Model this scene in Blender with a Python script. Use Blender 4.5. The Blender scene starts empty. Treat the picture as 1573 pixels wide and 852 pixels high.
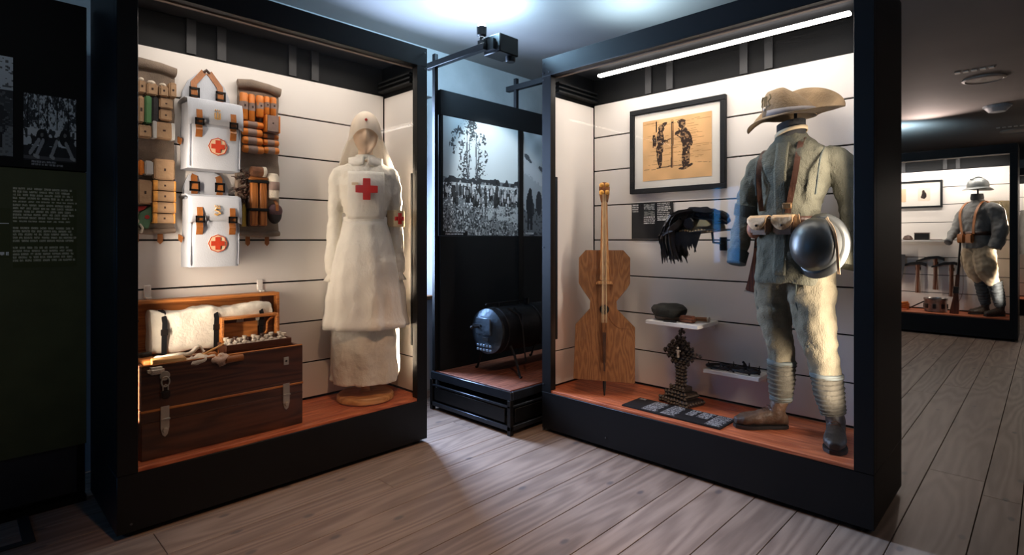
import bpy, bmesh, math, random
import numpy as np
from mathutils import Vector, Matrix, noise as mnoise
PI = math.pi
SC = bpy.context.scene
COL = SC.collection
random.seed(7)

# ------------------------------------------------------------------ camera, world, lights, exposure
cam_d = bpy.data.cameras.new('camera'); cam = bpy.data.objects.new('camera', cam_d); COL.objects.link(cam)
cam.location = (0, 0, 1.25); cam.rotation_euler = (PI/2, 0, math.radians(-45.7))
cam_d.sensor_width = 36; cam_d.lens = 845*36/1573; cam_d.shift_y = -58/1573; cam_d.clip_start = .02
SC.camera = cam
W = bpy.data.worlds.new('world'); SC.world = W; W.use_nodes = True
W.node_tree.nodes['Background'].inputs[0].default_value = (.85, .80, .78, 1)
W.node_tree.nodes['Background'].inputs[1].default_value = .026
SC.view_settings.view_transform = 'Standard'; SC.view_settings.look = 'None'
SC.view_settings.exposure = 0.0; SC.view_settings.gamma = 1; SC.view_settings.use_curve_mapping = False
SC.cycles.max_bounces = 8

def area(name, loc, direc, sx, sy, energy, col, spread=180):
    l = bpy.data.lights.new(name, 'AREA'); l.shape = 'RECTANGLE'; l.size = sx; l.size_y = sy; l.energy = energy; l.color = col
    l.spread = math.radians(spread)
    o = bpy.data.objects.new(name, l); COL.objects.link(o); o.location = loc
    o.rotation_euler = Vector(direc).to_track_quat('-Z', 'Y').to_euler()
    return o
def spot(name, loc, direc, energy, col, angle, blend=.4, rad=.03):
    l = bpy.data.lights.new(name, 'SPOT'); l.energy = energy; l.color = col; l.spot_size = math.radians(angle); l.spot_blend = blend
    l.shadow_soft_size = rad
    o = bpy.data.objects.new(name, l); COL.objects.link(o); o.location = loc
    o.rotation_euler = Vector(direc).to_track_quat('-Z', 'Y').to_euler()
    return o
WARM = (1, .84, .68); NEUT = (1, .90, .80); BLUE = (.42, .70, 1.0)
# daylight through the window behind the nurse's case
area('window_daylight', (2.33, 3.90, 1.62), (0, -1, -.12), .52, 1.5, 170, (.46, .64, 1.0), 150)
# added fill spots below the ceiling, no known lamps: brighten floor and room
spot('fill_spot_warm', (.75, .75, 2.8), (.60, .75, -1.9), 150, (1, .58, .32), 66, .9, .05)  # stands in for case light spilling onto the floor
spot('fill_spot_side', (4.4, -1.3, 2.8), (.1, .25, -1), 40, (1, .84, .72), 100, .9, .05)
spot('fill_spot_far', (6.6, 1.0, 2.8), (.1, 0, -1), 34, (.72, .82, 1.0), 95, .9, .05)

spot('fill_spot_board', (-.5, .9, 2.8), (.45, 2.4, -1.2), 16, (.86, .94, 1.0), 50, .8, .05)  # added fill to lift the dim information board, no known lamp

# ------------------------------------------------------------------ materials
def lin(c):
    return tuple(((x/255)/12.92 if x/255 <= .04045 else ((x/255+.055)/1.055)**2.4) for x in c)
MATS = {}
def M(name, col, rough=.6, metal=0, var=.12, scale=6, bump=0, bscale=80, spec=.5, stretch=None, col2=None, thr=(.35, .65), sheen=0, rnd=0, fold=0, fscale=9):
    if name in MATS: return MATS[name]
    m = bpy.data.materials.new(name); m.use_nodes = True; nt = m.node_tree; N = nt.nodes; L = nt.links
    b = N['Principled BSDF']; b.inputs['Roughness'].default_value = rough; b.inputs['Metallic'].default_value = metal
    b.inputs['Specular IOR Level'].default_value = spec
    if sheen: b.inputs['Sheen Weight'].default_value = sheen
    c = lin(col)
    tc = N.new('ShaderNodeTexCoord'); mp = N.new('ShaderNodeMapping'); L.new(tc.outputs['Object'], mp.inputs[0])
    if stretch: mp.inputs['Scale'].default_value = stretch
    vec = mp.outputs[0]
    if rnd:
        oi = N.new('ShaderNodeObjectInfo'); ma = N.new('ShaderNodeVectorMath'); ma.operation = 'ADD'
        ml = N.new('ShaderNodeMath'); ml.operation = 'MULTIPLY'; ml.inputs[1].default_value = 37.0
        L.new(oi.outputs['Random'], ml.inputs[0]); L.new(vec, ma.inputs[0]); L.new(ml.outputs[0], ma.inputs[1]); vec = ma.outputs[0]
    n = N.new('ShaderNodeTexNoise'); n.inputs['Scale'].default_value = scale; n.inputs['Detail'].default_value = 5
    L.new(vec, n.inputs[0])
    r = N.new('ShaderNodeValToRGB'); L.new(n.outputs['Fac'], r.inputs[0])
    lo = tuple(x*(1-var) for x in c); hi = tuple(min(1, x*(1+var)) for x in c)
    if col2: lo = lin(col2); hi = c
    r.color_ramp.elements[0].position = thr[0]; r.color_ramp.elements[1].position = thr[1]
    r.color_ramp.elements[0].color = (*lo, 1); r.color_ramp.elements[1].color = (*hi, 1)
    out = r.outputs[0]
    if rnd:
        hs = N.new('ShaderNodeHueSaturation'); mr = N.new('ShaderNodeMapRange'); mr.inputs[3].default_value = 1-rnd; mr.inputs[4].default_value = 1+rnd
        L.new(oi.outputs['Random'], mr.inputs[0]); L.new(mr.outputs[0], hs.inputs['Value']); L.new(out, hs.inputs['Color']); out = hs.outputs[0]
    L.new(out, b.inputs['Base Color'])
    if bump:
        n2 = N.new('ShaderNodeTexNoise'); n2.inputs['Scale'].default_value = bscale; n2.inputs['Detail'].default_value = 3
        L.new(vec, n2.inputs[0]); bp = N.new('ShaderNodeBump'); bp.inputs['Strength'].default_value = bump; bp.inputs['Distance'].default_value = .01
        L.new(n2.outputs['Fac'], bp.inputs['Height']); L.new(bp.outputs[0], b.inputs['Normal'])
    if fold:
        m3 = N.new('ShaderNodeMapping'); L.new(tc.outputs['Object'], m3.inputs[0]); m3.inputs['Scale'].default_value = (1, 1, .55)
        n3 = N.new('ShaderNodeTexNoise'); n3.inputs['Scale'].default_value = fscale; n3.inputs['Detail'].default_value = 4; n3.inputs['Distortion'].default_value = .8; L.new(m3.outputs[0], n3.inputs[0])
        b3 = N.new('ShaderNodeBump'); b3.inputs['Strength'].default_value = fold; b3.inputs['Distance'].default_value = .05; L.new(n3.outputs['Fac'], b3.inputs['Height'])
        L.new(b3.outputs[0], b.inputs['Normal'])
        if bump: L.new(b3.outputs[0], bp.inputs['Normal']); L.new(bp.outputs[0], b.inputs['Normal'])
    MATS[name] = m; return m
def wood(name, light, dark, axis='x', rough=.5, scale=5, rnd=.12, knots=False, bump=.15, spec=.4):
    if name in MATS: return MATS[name]
    m = bpy.data.materials.new(name); m.use_nodes = True; nt = m.node_tree; N = nt.nodes; L = nt.links
    b = N['Principled BSDF']; b.inputs['Roughness'].default_value = rough; b.inputs['Specular IOR Level'].default_value = spec
    tc = N.new('ShaderNodeTexCoord'); mp = N.new('ShaderNodeMapping'); L.new(tc.outputs['Object'], mp.inputs[0])
    st = {'x': (.10, 1, 1), 'y': (1, .10, 1), 'z': (1, 1, .10)}[axis]
    mp.inputs['Scale'].default_value = st
    oi = N.new('ShaderNodeObjectInfo'); ml = N.new('ShaderNodeMath'); ml.operation = 'MULTIPLY'; ml.inputs[1].default_value = 53
    L.new(oi.outputs['Random'], ml.inputs[0])
    ad = N.new('ShaderNodeVectorMath'); ad.operation = 'ADD'; L.new(mp.outputs[0], ad.inputs[0]); L.new(ml.outputs[0], ad.inputs[1])
    n1 = N.new('ShaderNodeTexNoise'); n1.inputs['Scale'].default_value = scale*1.3; n1.inputs['Detail'].default_value = 2; L.new(ad.outputs[0], n1.inputs[0])
    # growth rings: contour lines of the stretched noise
    mu = N.new('ShaderNodeMath'); mu.operation = 'MULTIPLY'; mu.inputs[1].default_value = 100; L.new(n1.outputs['Fac'], mu.inputs[0])
    sn = N.new('ShaderNodeMath'); sn.operation = 'SINE'; L.new(mu.outputs[0], sn.inputs[0])
    mr = N.new('ShaderNodeMapRange'); mr.inputs[1].default_value = -1; L.new(sn.outputs[0], mr.inputs[0])
    n2 = N.new('ShaderNodeTexNoise'); n2.inputs['Scale'].default_value = scale*18; n2.inputs['Detail'].default_value = 4; L.new(ad.outputs[0], n2.inputs[0])
    mx = N.new('ShaderNodeMix'); mx.data_type = 'FLOAT'; mx.inputs[0].default_value = .62; L.new(mr.outputs[0], mx.inputs[2]); L.new(n2.outputs['Fac'], mx.inputs[3])
    r = N.new('ShaderNodeValToRGB'); r.color_ramp.elements[0].position = .25; r.color_ramp.elements[1].position = .75
    r.color_ramp.elements[0].color = (*lin(dark), 1); r.color_ramp.elements[1].color = (*lin(light), 1)
    L.new(mx.outputs[0], r.inputs[0]); out = r.outputs[0]
    if knots:
        mp2 = N.new('ShaderNodeMapping'); L.new(tc.outputs['Object'], mp2.inputs[0]); mp2.inputs['Scale'].default_value = (2.2, 4.2, 1)
        vo = N.new('ShaderNodeTexVoronoi'); vo.voronoi_dimensions = '2D'; vo.inputs['Scale'].default_value = 1.5; L.new(mp2.outputs[0], vo.inputs['Vector'])
        kr = N.new('ShaderNodeMapRange'); kr.inputs[1].default_value = .05; kr.inputs[2].default_value = .11; kr.inputs[3].default_value = .8; kr.inputs[4].default_value = 0
        L.new(vo.outputs['Distance'], kr.inputs[0])
        sx = N.new('ShaderNodeSeparateColor'); L.new(vo.outputs['Color'], sx.inputs[0])
        gt = N.new('ShaderNodeMath'); gt.operation = 'GREATER_THAN'; gt.inputs[1].default_value = .66; L.new(sx.outputs[0], gt.inputs[0])
        km = N.new('ShaderNodeMath'); km.operation = 'MULTIPLY'; L.new(kr.outputs[0], km.inputs[0]); L.new(gt.outputs[0], km.inputs[1])
        mk = N.new('ShaderNodeMix'); mk.data_type = 'RGBA'; L.new(km.outputs[0], mk.inputs[0]); L.new(out, mk.inputs[6]); mk.inputs[7].default_value = (*lin((92, 82, 80)), 1); out = mk.outputs[2]
    hs = N.new('ShaderNodeHueSaturation'); m2 = N.new('ShaderNodeMapRange'); m2.inputs[3].default_value = 1-rnd; m2.inputs[4].default_value = 1+rnd
    L.new(oi.outputs['Random'], m2.inputs[0]); L.new(m2.outputs[0], hs.inputs['Value']); L.new(out, hs.inputs['Color'])
    L.new(hs.outputs[0], b.inputs['Base Color'])
    bp = N.new('ShaderNodeBump'); bp.inputs['Strength'].default_value = bump; bp.inputs['Distance'].default_value = .004
    L.new(mx.outputs[0], bp.inputs['Height']); L.new(bp.outputs[0], b.inputs['Normal'])
    MATS[name] = m; return m
def emit(name, col, s):
    if name in MATS: return MATS[name]
    m = bpy.data.materials.new(name); m.use_nodes = True; N = m.node_tree.nodes; N.clear()
    e = N.new('ShaderNodeEmission'); e.inputs[0].default_value = (*col, 1); e.inputs[1].default_value = s
    o = N.new('ShaderNodeOutputMaterial'); m.node_tree.links.new(e.outputs[0], o.inputs[0]); MATS[name] = m; return m
def glass(name, tint=(1, 1, 1), refl=.9, ior=1.45):
    if name in MATS: return MATS[name]
    m = bpy.data.materials.new(name); m.use_nodes = True; nt = m.node_tree; N = nt.nodes; N.clear(); L = nt.links
    t = N.new('ShaderNodeBsdfTransparent'); t.inputs[0].default_value = (*tint, 1)
    g = N.new('ShaderNodeBsdfGlossy'); g.inputs['Roughness'].default_value = .02
    fr = N.new('ShaderNodeFresnel'); fr.inputs[0].default_value = ior
    mu = N.new('ShaderNodeMath'); mu.operation = 'MULTIPLY'; mu.inputs[1].default_value = refl; L.new(fr.outputs[0], mu.inputs[0])
    mx = N.new('ShaderNodeMixShader'); L.new(mu.outputs[0], mx.inputs[0]); L.new(t.outputs[0], mx.inputs[1]); L.new(g.outputs[0], mx.inputs[2])
    o = N.new('ShaderNodeOutputMaterial'); L.new(mx.outputs[0], o.inputs[0]); MATS[name] = m; return m
def printmat():
    if 'print' in MATS: return MATS['print']
    m = bpy.data.materials.new('printed_sheet'); m.use_nodes = True; nt = m.node_tree
    a = nt.nodes.new('ShaderNodeAttribute'); a.attribute_name = 'Col'; b = nt.nodes['Principled BSDF']
    b.inputs['Roughness'].default_value = .6; b.inputs['Specular IOR Level'].default_value = .25
    nt.links.new(a.outputs['Color'], b.inputs['Base Color']); MATS['print'] = m; return m

BLACK = M('black_powder_coat', (11, 12, 14), .45, 0, .15, 3, .05, 300, .3)
BLACK2 = M('black_matt_board', (16, 17, 19), .7, 0, .1, 3, spec=.25)
DARKIN = M('dark_case_lining', (34, 35, 38), .55, 0, .1, 3)
PANEL = M('white_case_panel', (226, 220, 214), .55, 0, .02, 2, .02, 40)
REDWOOD = wood('red_brown_case_floor', (212, 122, 80), (166, 84, 52), 'x', .45, 6, .12)
FLOORW = wood('whitened_larch', (152, 131, 115), (122, 103, 90), 'x', .45, 2.6, .12, True, .05)
PLASTER = M('ceiling_plaster', (150, 144, 140), .8, 0, .06, 1.2, .05, 30)
WALLM = M('grey_wall_plaster', (176, 178, 178), .85, 0, .12, 3, .25, 18)
GLASS = glass('case_glass', (1, 1, 1), .24)

# ------------------------------------------------------------------ geometry helpers
class MB:
    def __init__(s): s.bm = bmesh.new()
    def _add(s, vs, fs):
        b = [s.bm.verts.new(v) for v in vs]
        for f in fs:
            try: s.bm.faces.new([b[i] for i in f])
            except ValueError: pass
        return s
    def box(s, x0, x1, y0, y1, z0, z1, b=0, rot=None, seg=1):
        t = bmesh.new(); bmesh.ops.create_cube(t, size=1)
        for v in t.verts: v.co = Vector(((v.co.x)*(x1-x0), v.co.y*(y1-y0), v.co.z*(z1-z0)))
        if b: bmesh.ops.bevel(t, geom=list(t.edges), offset=b, segments=seg, affect='EDGES')
        c = Vector(((x0+x1)/2, (y0+y1)/2, (z0+z1)/2))
        R = rot.to_3x3() if rot is not None else Matrix.Identity(3)
        t.verts.index_update()
        s._add([R @ v.co+c for v in t.verts], [[v.index for v in f.verts] for f in t.faces]); t.free(); return s
    def loft(s, rings, cap=True, close=True, loop=False):
        n = len(rings[0]); vs = [p for r in rings for p in r]; fs = []
        m = len(rings)
        for i in range(m if loop else m-1):
            for j in range(n if close else n-1):
                a = i*n+j; b = i*n+(j+1) % n; c = ((i+1) % m)*n+(j+1) % n; d = ((i+1) % m)*n+j
                fs.append((a, b, c, d))
        if cap and not loop: fs += [tuple(range(n))[::-1], tuple((m-1)*n+j for j in range(n))]
        return s._add(vs, fs)
    def lathe(s, prof, c=(0, 0, 0), n=20, axis='z', cap=True):
        rings = []
        for r, h in prof:
            ring = []
            for j in range(n):
                a = 2*PI*j/n; p = (r*math.cos(a), r*math.sin(a), h)
                if axis == 'x': p = (p[2], p[0], p[1])
                if axis == 'y': p = (p[0], p[2], p[1])
                ring.append(Vector(c)+Vector(p))
            rings.append(ring)
        return s.loft(rings, cap)
    def tube(s, path, r, n=8, cap=True, flat=1.0, up=None):
        path = [Vector(p) for p in path]; m = len(path)
        rs = r if isinstance(r, (list, tuple)) else [r]*m
        rings = []; prev = None
        for i, p in enumerate(path):
            t = (path[min(i+1, m-1)]-path[max(i-1, 0)]).normalized()
            if prev is None:
                u0 = Vector(up) if up else (Vector((0, 0, 1)) if abs(t.z) < .9 else Vector((1, 0, 0)))
                a = (u0-t*u0.dot(t)).normalized()
            else: a = (prev-t*prev.dot(t)).normalized()
            prev = a; b = t.cross(a); rr = rs[i]
            ra, rb = (rr if isinstance(rr, tuple) else (rr, rr*flat))
            rings.append([p+a*math.cos(2*PI*j/n)*ra+b*math.sin(2*PI*j/n)*rb for j in range(n)])
        return s.loft(rings, cap)
    def ribbon(s, path, wdir, w, t):
        path = [Vector(p) for p in path]; m = len(path); rings = []
        for i, p in enumerate(path):
            tg = (path[min(i+1, m-1)]-path[max(i-1, 0)]).normalized(); wd = Vector(wdir[i] if isinstance(wdir, list) else wdir)
            wd = (wd-tg*wd.dot(tg)).normalized(); nn = tg.cross(wd); ww = w[i] if isinstance(w, list) else w
            rings.append([p+wd*ww/2+nn*t/2, p-wd*ww/2+nn*t/2, p-wd*ww/2-nn*t/2, p+wd*ww/2-nn*t/2])
        return s.loft(rings)
    def prism(s, pts, y0, y1, b=0):
        n = len(pts); vs = [(x, y0, z) for x, z in pts]+[(x, y1, z) for x, z in pts]
        fs = [tuple(range(n)), tuple(range(n, 2*n))[::-1]]+[(i, (i+1) % n, n+(i+1) % n, n+i) for i in range(n)]
        if b:
            t = bmesh.new(); v = [t.verts.new(p) for p in vs]
            for f in fs: t.faces.new([v[i] for i in f])
            bmesh.ops.bevel(t, geom=list(t.edges), offset=b, segments=2, affect='EDGES'); t.verts.index_update()
            s._add([q.co.copy() for q in t.verts], [[q.index for q in f.verts] for f in t.faces]); t.free(); return s
        return s._add(vs, fs)
    def ball(s, c, r, n=12, m=8):
        rx, ry, rz = r if isinstance(r, tuple) else (r, r, r)
        rings = []
        for i in range(m+1):
            th = PI*i/m; th = min(max(th, .02), PI-.02)
            rings.append([Vector(c)+Vector((rx*math.sin(th)*math.cos(2*PI*j/n), ry*math.sin(th)*math.sin(2*PI*j/n), -rz*math.cos(th))) for j in range(n)])
        return s.loft(rings)
    def noise(s, amp, sc, seed=0):
        s.bm.normal_update()
        for v in s.bm.verts:
            v.co += v.normal*amp*mnoise.noise(v.co*sc+Vector((seed*7.1, seed*3.3, 1.7)))
        return s
    def xform(s, mat):
        bmesh.ops.transform(s.bm, matrix=mat, verts=s.bm.verts); return s
    def mesh(s, name, smooth=True, ang=40):
        bmesh.ops.recalc_face_normals(s.bm, faces=s.bm.faces)
        me = bpy.data.meshes.new(name); s.bm.to_mesh(me); s.bm.free()
        if smooth:
            me.polygons.foreach_set('use_smooth', [True]*len(me.polygons)); me.set_sharp_from_angle(angle=math.radians(ang))
        return me
    def build(s, name, mat, parent=None, smooth=True, ang=40, sub=0, solid=0, label=None, kind=None):
        me = s.mesh(name, smooth, ang); return link(name, me, mat, parent, sub, solid, label, kind)
def link(name, me, mat, parent=None, sub=0, solid=0, label=None, kind=None):
    if mat is not None: me.materials.clear(); me.materials.append(mat)
    o = bpy.data.objects.new(name, me); COL.objects.link(o)
    if parent: o.parent = parent
    if solid:
        md = o.modifiers.new('thick', 'SOLIDIFY'); md.thickness = solid; md.offset = 0
    if sub:
        md = o.modifiers.new('sub', 'SUBSURF'); md.levels = sub; md.render_levels = sub
    if label: o['label'] = label
    if kind: o['kind'] = kind
    return o
def remesh(mb, voxel, it=3):
    me = mb.mesh('tmp'); o = bpy.data.objects.new('tmp', me); COL.objects.link(o)
    r = o.modifiers.new('r', 'REMESH'); r.mode = 'VOXEL'; r.voxel_size = voxel
    sm = o.modifiers.new('s', 'SMOOTH'); sm.iterations = it; sm.factor = .5
    dg = bpy.context.evaluated_depsgraph_get(); dg.update()
    out = bpy.data.meshes.new_from_object(o.evaluated_get(dg)); bpy.data.objects.remove(o); bpy.data.meshes.remove(me)
    b = MB(); b.bm.from_mesh(out); bpy.data.meshes.remove(out); return b
def thing(name, label, cat, loc=(0, 0, 0), rz=0, group=None):
    o = bpy.data.objects.new(name, None); COL.objects.link(o); o.location = loc; o.rotation_euler = (0, 0, rz); o.empty_display_size = .05
    o['label'] = label; o['category'] = cat
    if group: o['group'] = group
    return o
def tag(o, label, cat, group=None):
    o['label'] = label; o['category'] = cat
    if group: o['group'] = group
    return o
def struct(o): o['kind'] = 'structure'; return o
FR = {'L': ((.485, 2.75), (1, 0), (0, 1), 0), 'R': ((2.715, 2.375), (0, -1), (1, 0), -PI/2), 'T': ((9.1, 2.13), (0, -1), (1, 0), -PI/2),
      'F': ((12.35, .56), (0, -1), (1, 0), -PI/2)}
def at(k, u, v, z):
    O, U, V, r = FR[k]; return (O[0]+u*U[0]+v*V[0], O[1]+u*U[1]+v*V[1], z)
def put(k, name, label, cat, u, v, z, rz=0, group=None): return thing(name, label, cat, at(k, u, v, z), FR[k][3]+rz, group)
def ring(cx, cy, z, rx, ry, n=32, p=2.0, fold=0, k=9, ph=0, tx=0, ty=0):
    out = []
    for j in range(n):
        a = 2*PI*j/n; c, s_ = math.cos(a), math.sin(a)
        f = 1+fold*(math.sin(k*a+ph)+.5*math.sin((k*2-3)*a+ph*2.3))
        x = math.copysign(abs(c)**(2/p), c)*rx*f; y = math.copysign(abs(s_)**(2/p), s_)*ry*f
        out.append(Vector((cx+x, cy+y, z+x*tx+y*ty)))
    return out
def smooth_path(pts, k=4):
    P = [Vector(p) for p in pts]; out = []
    for i in range(len(P)-1):
        a = P[max(i-1, 0)]; b = P[i]; c = P[i+1]; d = P[min(i+2, len(P)-1)]
        for t in range(k):
            t /= k; out.append(.5*((2*b)+(c-a)*t+(2*a-5*b+4*c-d)*t*t+(3*b-a-3*c+d)*t**3))
    out.append(P[-1]); return out
def smooth_vals(v, k=4):
    out = []
    for i in range(len(v)-1):
        for t in range(k):
            t /= k; t = t*t*(3-2*t); out.append(tuple(a*(1-t)+b*t for a, b in zip(v[i], v[i+1])))
    out.append(tuple(v[-1])); return out

# ------------------------------------------------------------------ flat prints (ink on a sheet, as colours of a fine grid)
class Ink:
    def __init__(s, nx, ny, bg):
        s.nx, s.ny = nx, ny; s.a = np.ones((ny, nx, 3))*np.array(bg)/255.
        s.X, s.Y = np.meshgrid((np.arange(nx)+.5)/nx, (np.arange(ny)+.5)/ny)
        s.r = np.random.default_rng(nx*31+ny)
    def noise(s, fx, fy, seed=0):
        r = np.random.default_rng(seed); g = r.random((int(fy)+3, int(fx)+3)); x = s.X*fx; y = s.Y*fy
        i = x.astype(int); j = y.astype(int); u = x-i; v = y-j; u = u*u*(3-2*u); v = v*v*(3-2*v)
        return (g[j, i]*(1-u)+g[j, i+1]*u)*(1-v)+(g[j+1, i]*(1-u)+g[j+1, i+1]*u)*v
    def fill(s, mask, c):
        c = np.array(c if hasattr(c, '__len__') else (c, c, c))/255.; m = np.clip(mask.astype(float), 0, 1)[..., None]; s.a = s.a*(1-m)+c*m
    def ell(s, cx, cy, rx, ry, c, rot=0):
        dx = s.X-cx; dy = s.Y-cy; co, si = math.cos(rot), math.sin(rot)
        s.fill(((dx*co+dy*si)/rx)**2+((-dx*si+dy*co)/ry)**2 < 1, c)
    def rect(s, x0, x1, y0, y1, c): s.fill((s.X > x0) & (s.X < x1) & (s.Y > y0) & (s.Y < y1), c)
    def line(s, x0, y0, x1, y1, w, c):
        dx, dy = x1-x0, y1-y0; t = np.clip(((s.X-x0)*dx+(s.Y-y0)*dy)/(dx*dx+dy*dy+1e-9), 0, 1)
        s.fill(np.hypot(s.X-x0-t*dx, (s.Y-y0-t*dy)) < w, c)
    def words(s, x0, x1, y0, y1, lh, c, ragged=.25, skip=()):
        y = y1; k = 0
        while y-lh > y0:
            if k not in skip:
                x = x0; end = x1-(x1-x0)*ragged*s.r.random()
                while x < end:
                    w = (.02+.05*s.r.random())*(x1-x0)*2
                    m = (s.X > x) & (s.X < min(x+w, end)) & (s.Y < y) & (s.Y > y-lh*.62)
                    s.fill(m*(.45+.55*(s.r.random((s.ny, s.nx)) > .25)), c); x += w+.025*(x1-x0)
            y -= lh; k += 1
    def build(s, name, w, h, parent, x, y, z, label=None):
        nx, ny = s.nx, s.ny; xs = np.linspace(0, w, nx+1); zs = np.linspace(0, h, ny+1); gx, gz = np.meshgrid(xs, zs)
        vs = np.stack([gx.ravel()+x, np.full(gx.size, y), gz.ravel()+z], 1)
        i = np.arange(nx*ny); r = i//nx; c = i % nx; a = r*(nx+1)+c; fs = np.stack([a, a+1, a+nx+2, a+nx+1], 1)
        me = bpy.data.meshes.new(name); me.from_pydata(vs.tolist(), [], fs.tolist())
        at_ = me.color_attributes.new('Col', 'FLOAT_COLOR', 'CORNER')
        l = np.where(s.a <= .04045, s.a/12.92, ((s.a+.055)/1.055)**2.4).reshape(-1, 3)
        cc = np.ones((nx*ny, 4, 4)); cc[:, :, :3] = l[:, None, :]; at_.data.foreach_set('color', cc.ravel())
        return link(name, me, printmat(), parent, label=label)

# ------------------------------------------------------------------ setting
RY = [-2.6, -2.35, -2.13, -1.9, -1.72, -1.5, -1.27, -1.05, -.83, -.6, -.36, -.13, .09, .235, .47, .66, .83, 1.02, 1.225, 1.36, 1.59, 1.79, 1.94, 2.19, 2.37, 2.51, 2.73, 2.93, 3.12, 3.35, 3.53, 3.70]
KNOWN = {(.235): [3.74, 7.2], (.09): [3.54, 6.8], (2.37): [1.57, 4.6], (2.51): [.61, 3.9], (1.02): [-.3, 4.9], (1.225): [.2, 5.8], (.83): [.9, 5.2], (.66): [1.9, 5.6], (.47): [1.1, 6.0]}
floor = struct(MB().box(-2.5, 15, -2.6, 3.72, -.06, -.022).build('floor', BLACK2))
for i in range(len(RY)-1):
    y0, y1 = RY[i], RY[i+1]; ks = KNOWN.get(y0)
    rr = random.Random(i*13)
    if ks is None: ks = []; x = -2.5+rr.uniform(1, 4); 
    if not ks:
        while x < 12: ks.append(x); x += rr.uniform(3.2, 4.6)
    else:
        x = ks[-1]+rr.uniform(3.4, 4.2)
        while x < 12.5: ks.append(x); x += rr.uniform(3.2, 4.6)
    xs = [-2.5]+ks+[15]
    for a, b in zip(xs[:-1], xs[1:]):
        MB().box(a+.0012, b-.0012, y0+.0016, y1-.0016, -.022, 0, .0012).build('floor_board', FLOORW, floor, smooth=False)
ceil = struct(MB().box(-2.5, 15, -2.6, 4.15, 2.85, 2.95).build('ceiling', PLASTER))
# back wall with a splayed window niche behind the nurse's case
WX0, WX1, WZ0, WZ1 = 1.84, 2.86, .785, 2.45
wm = MB()
wm.box(-2.5, WX0, 3.71, 4.05, 0, 2.85).box(WX1, 15, 3.71, 4.05, 0, 2.85).box(WX0, WX1, 3.71, 4.05, 0, WZ0-.03).box(WX0, WX1, 3.71, 4.05, WZ1, 2.85)
struct(wm.build('wall_back', WALLM, smooth=False))
win = struct(MB().loft([[Vector((x, y, z)) for x, y in ((1.85, 3.712), (1.85, 4.03), (2.0, 4.03))] for z in (WZ0, WZ1)]).loft([[Vector((x, y, z)) for x, y in ((2.85, 3.712), (2.66, 4.03), (2.85, 4.03))] for z in (WZ0, WZ1)]).build('window_1', WALLM, smooth=False))
fw = M('white_window_paint', (205, 206, 205), .45)
fm = MB()
for a in ((2.0, 2.05), (2.61, 2.66), (2.31, 2.35)): fm.box(a[0], a[1], 3.98, 4.03, WZ0, WZ1)
for a in ((WZ0, WZ0+.05), (WZ1-.05, WZ1), (1.70, 1.74)): fm.box(2.0, 2.66, 3.985, 4.025, a[0], a[1])
fm.build('window_frame', fw, win, smooth=False)
MB().box(2.03, 2.63, 4.0, 4.008, WZ0+.03, WZ1-.03).build('pane', GLASS, win, smooth=False)
MB().box(1.85, 2.875, 3.66, 4.03, WZ0-.03, WZ0, .006).build('window_sill', wood('sill_oak', (170, 120, 74), (120, 78, 44), 'x', .5, 6), win)
wl = MB(); wl.box(-2.6, -2.5, -2.6, 3.18, 0, 2.85).box(-2.6, -2.5, 3.64, 4.05, 0, 2.85).box(-2.6, -2.5, 3.18, 3.64, 0, .88).box(-2.6, -2.5, 3.18, 3.64, 2.06, 2.85)
struct(wl.build('wall_left', WALLM, smooth=False))
w2 = struct(MB().box(-2.6, -2.54, 3.18, 3.21, .88, 2.06).box(-2.6, -2.54, 3.61, 3.64, .88, 2.06).box(-2.6, -2.54, 3.40, 3.50, .91, 2.03).box(-2.6, -2.54, 3.211, 3.609, .88, .91).box(-2.6, -2.54, 3.211, 3.609, 2.03, 2.06).build('window_2', fw, smooth=False))
for y in (3.305, 3.555): MB().box(-2.59, -2.58, y-(.094 if y < 3.4 else .054), y+(.094 if y < 3.4 else .054), .912, 2.028).build('pane', emit('blue_daylight_pane', (.08, .40, 1.0), 11), w2, smooth=False)
struct(MB().box(15, 15.1, -2.6, 4.15, 0, 2.85).build('wall_right', WALLM, smooth=False))

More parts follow.
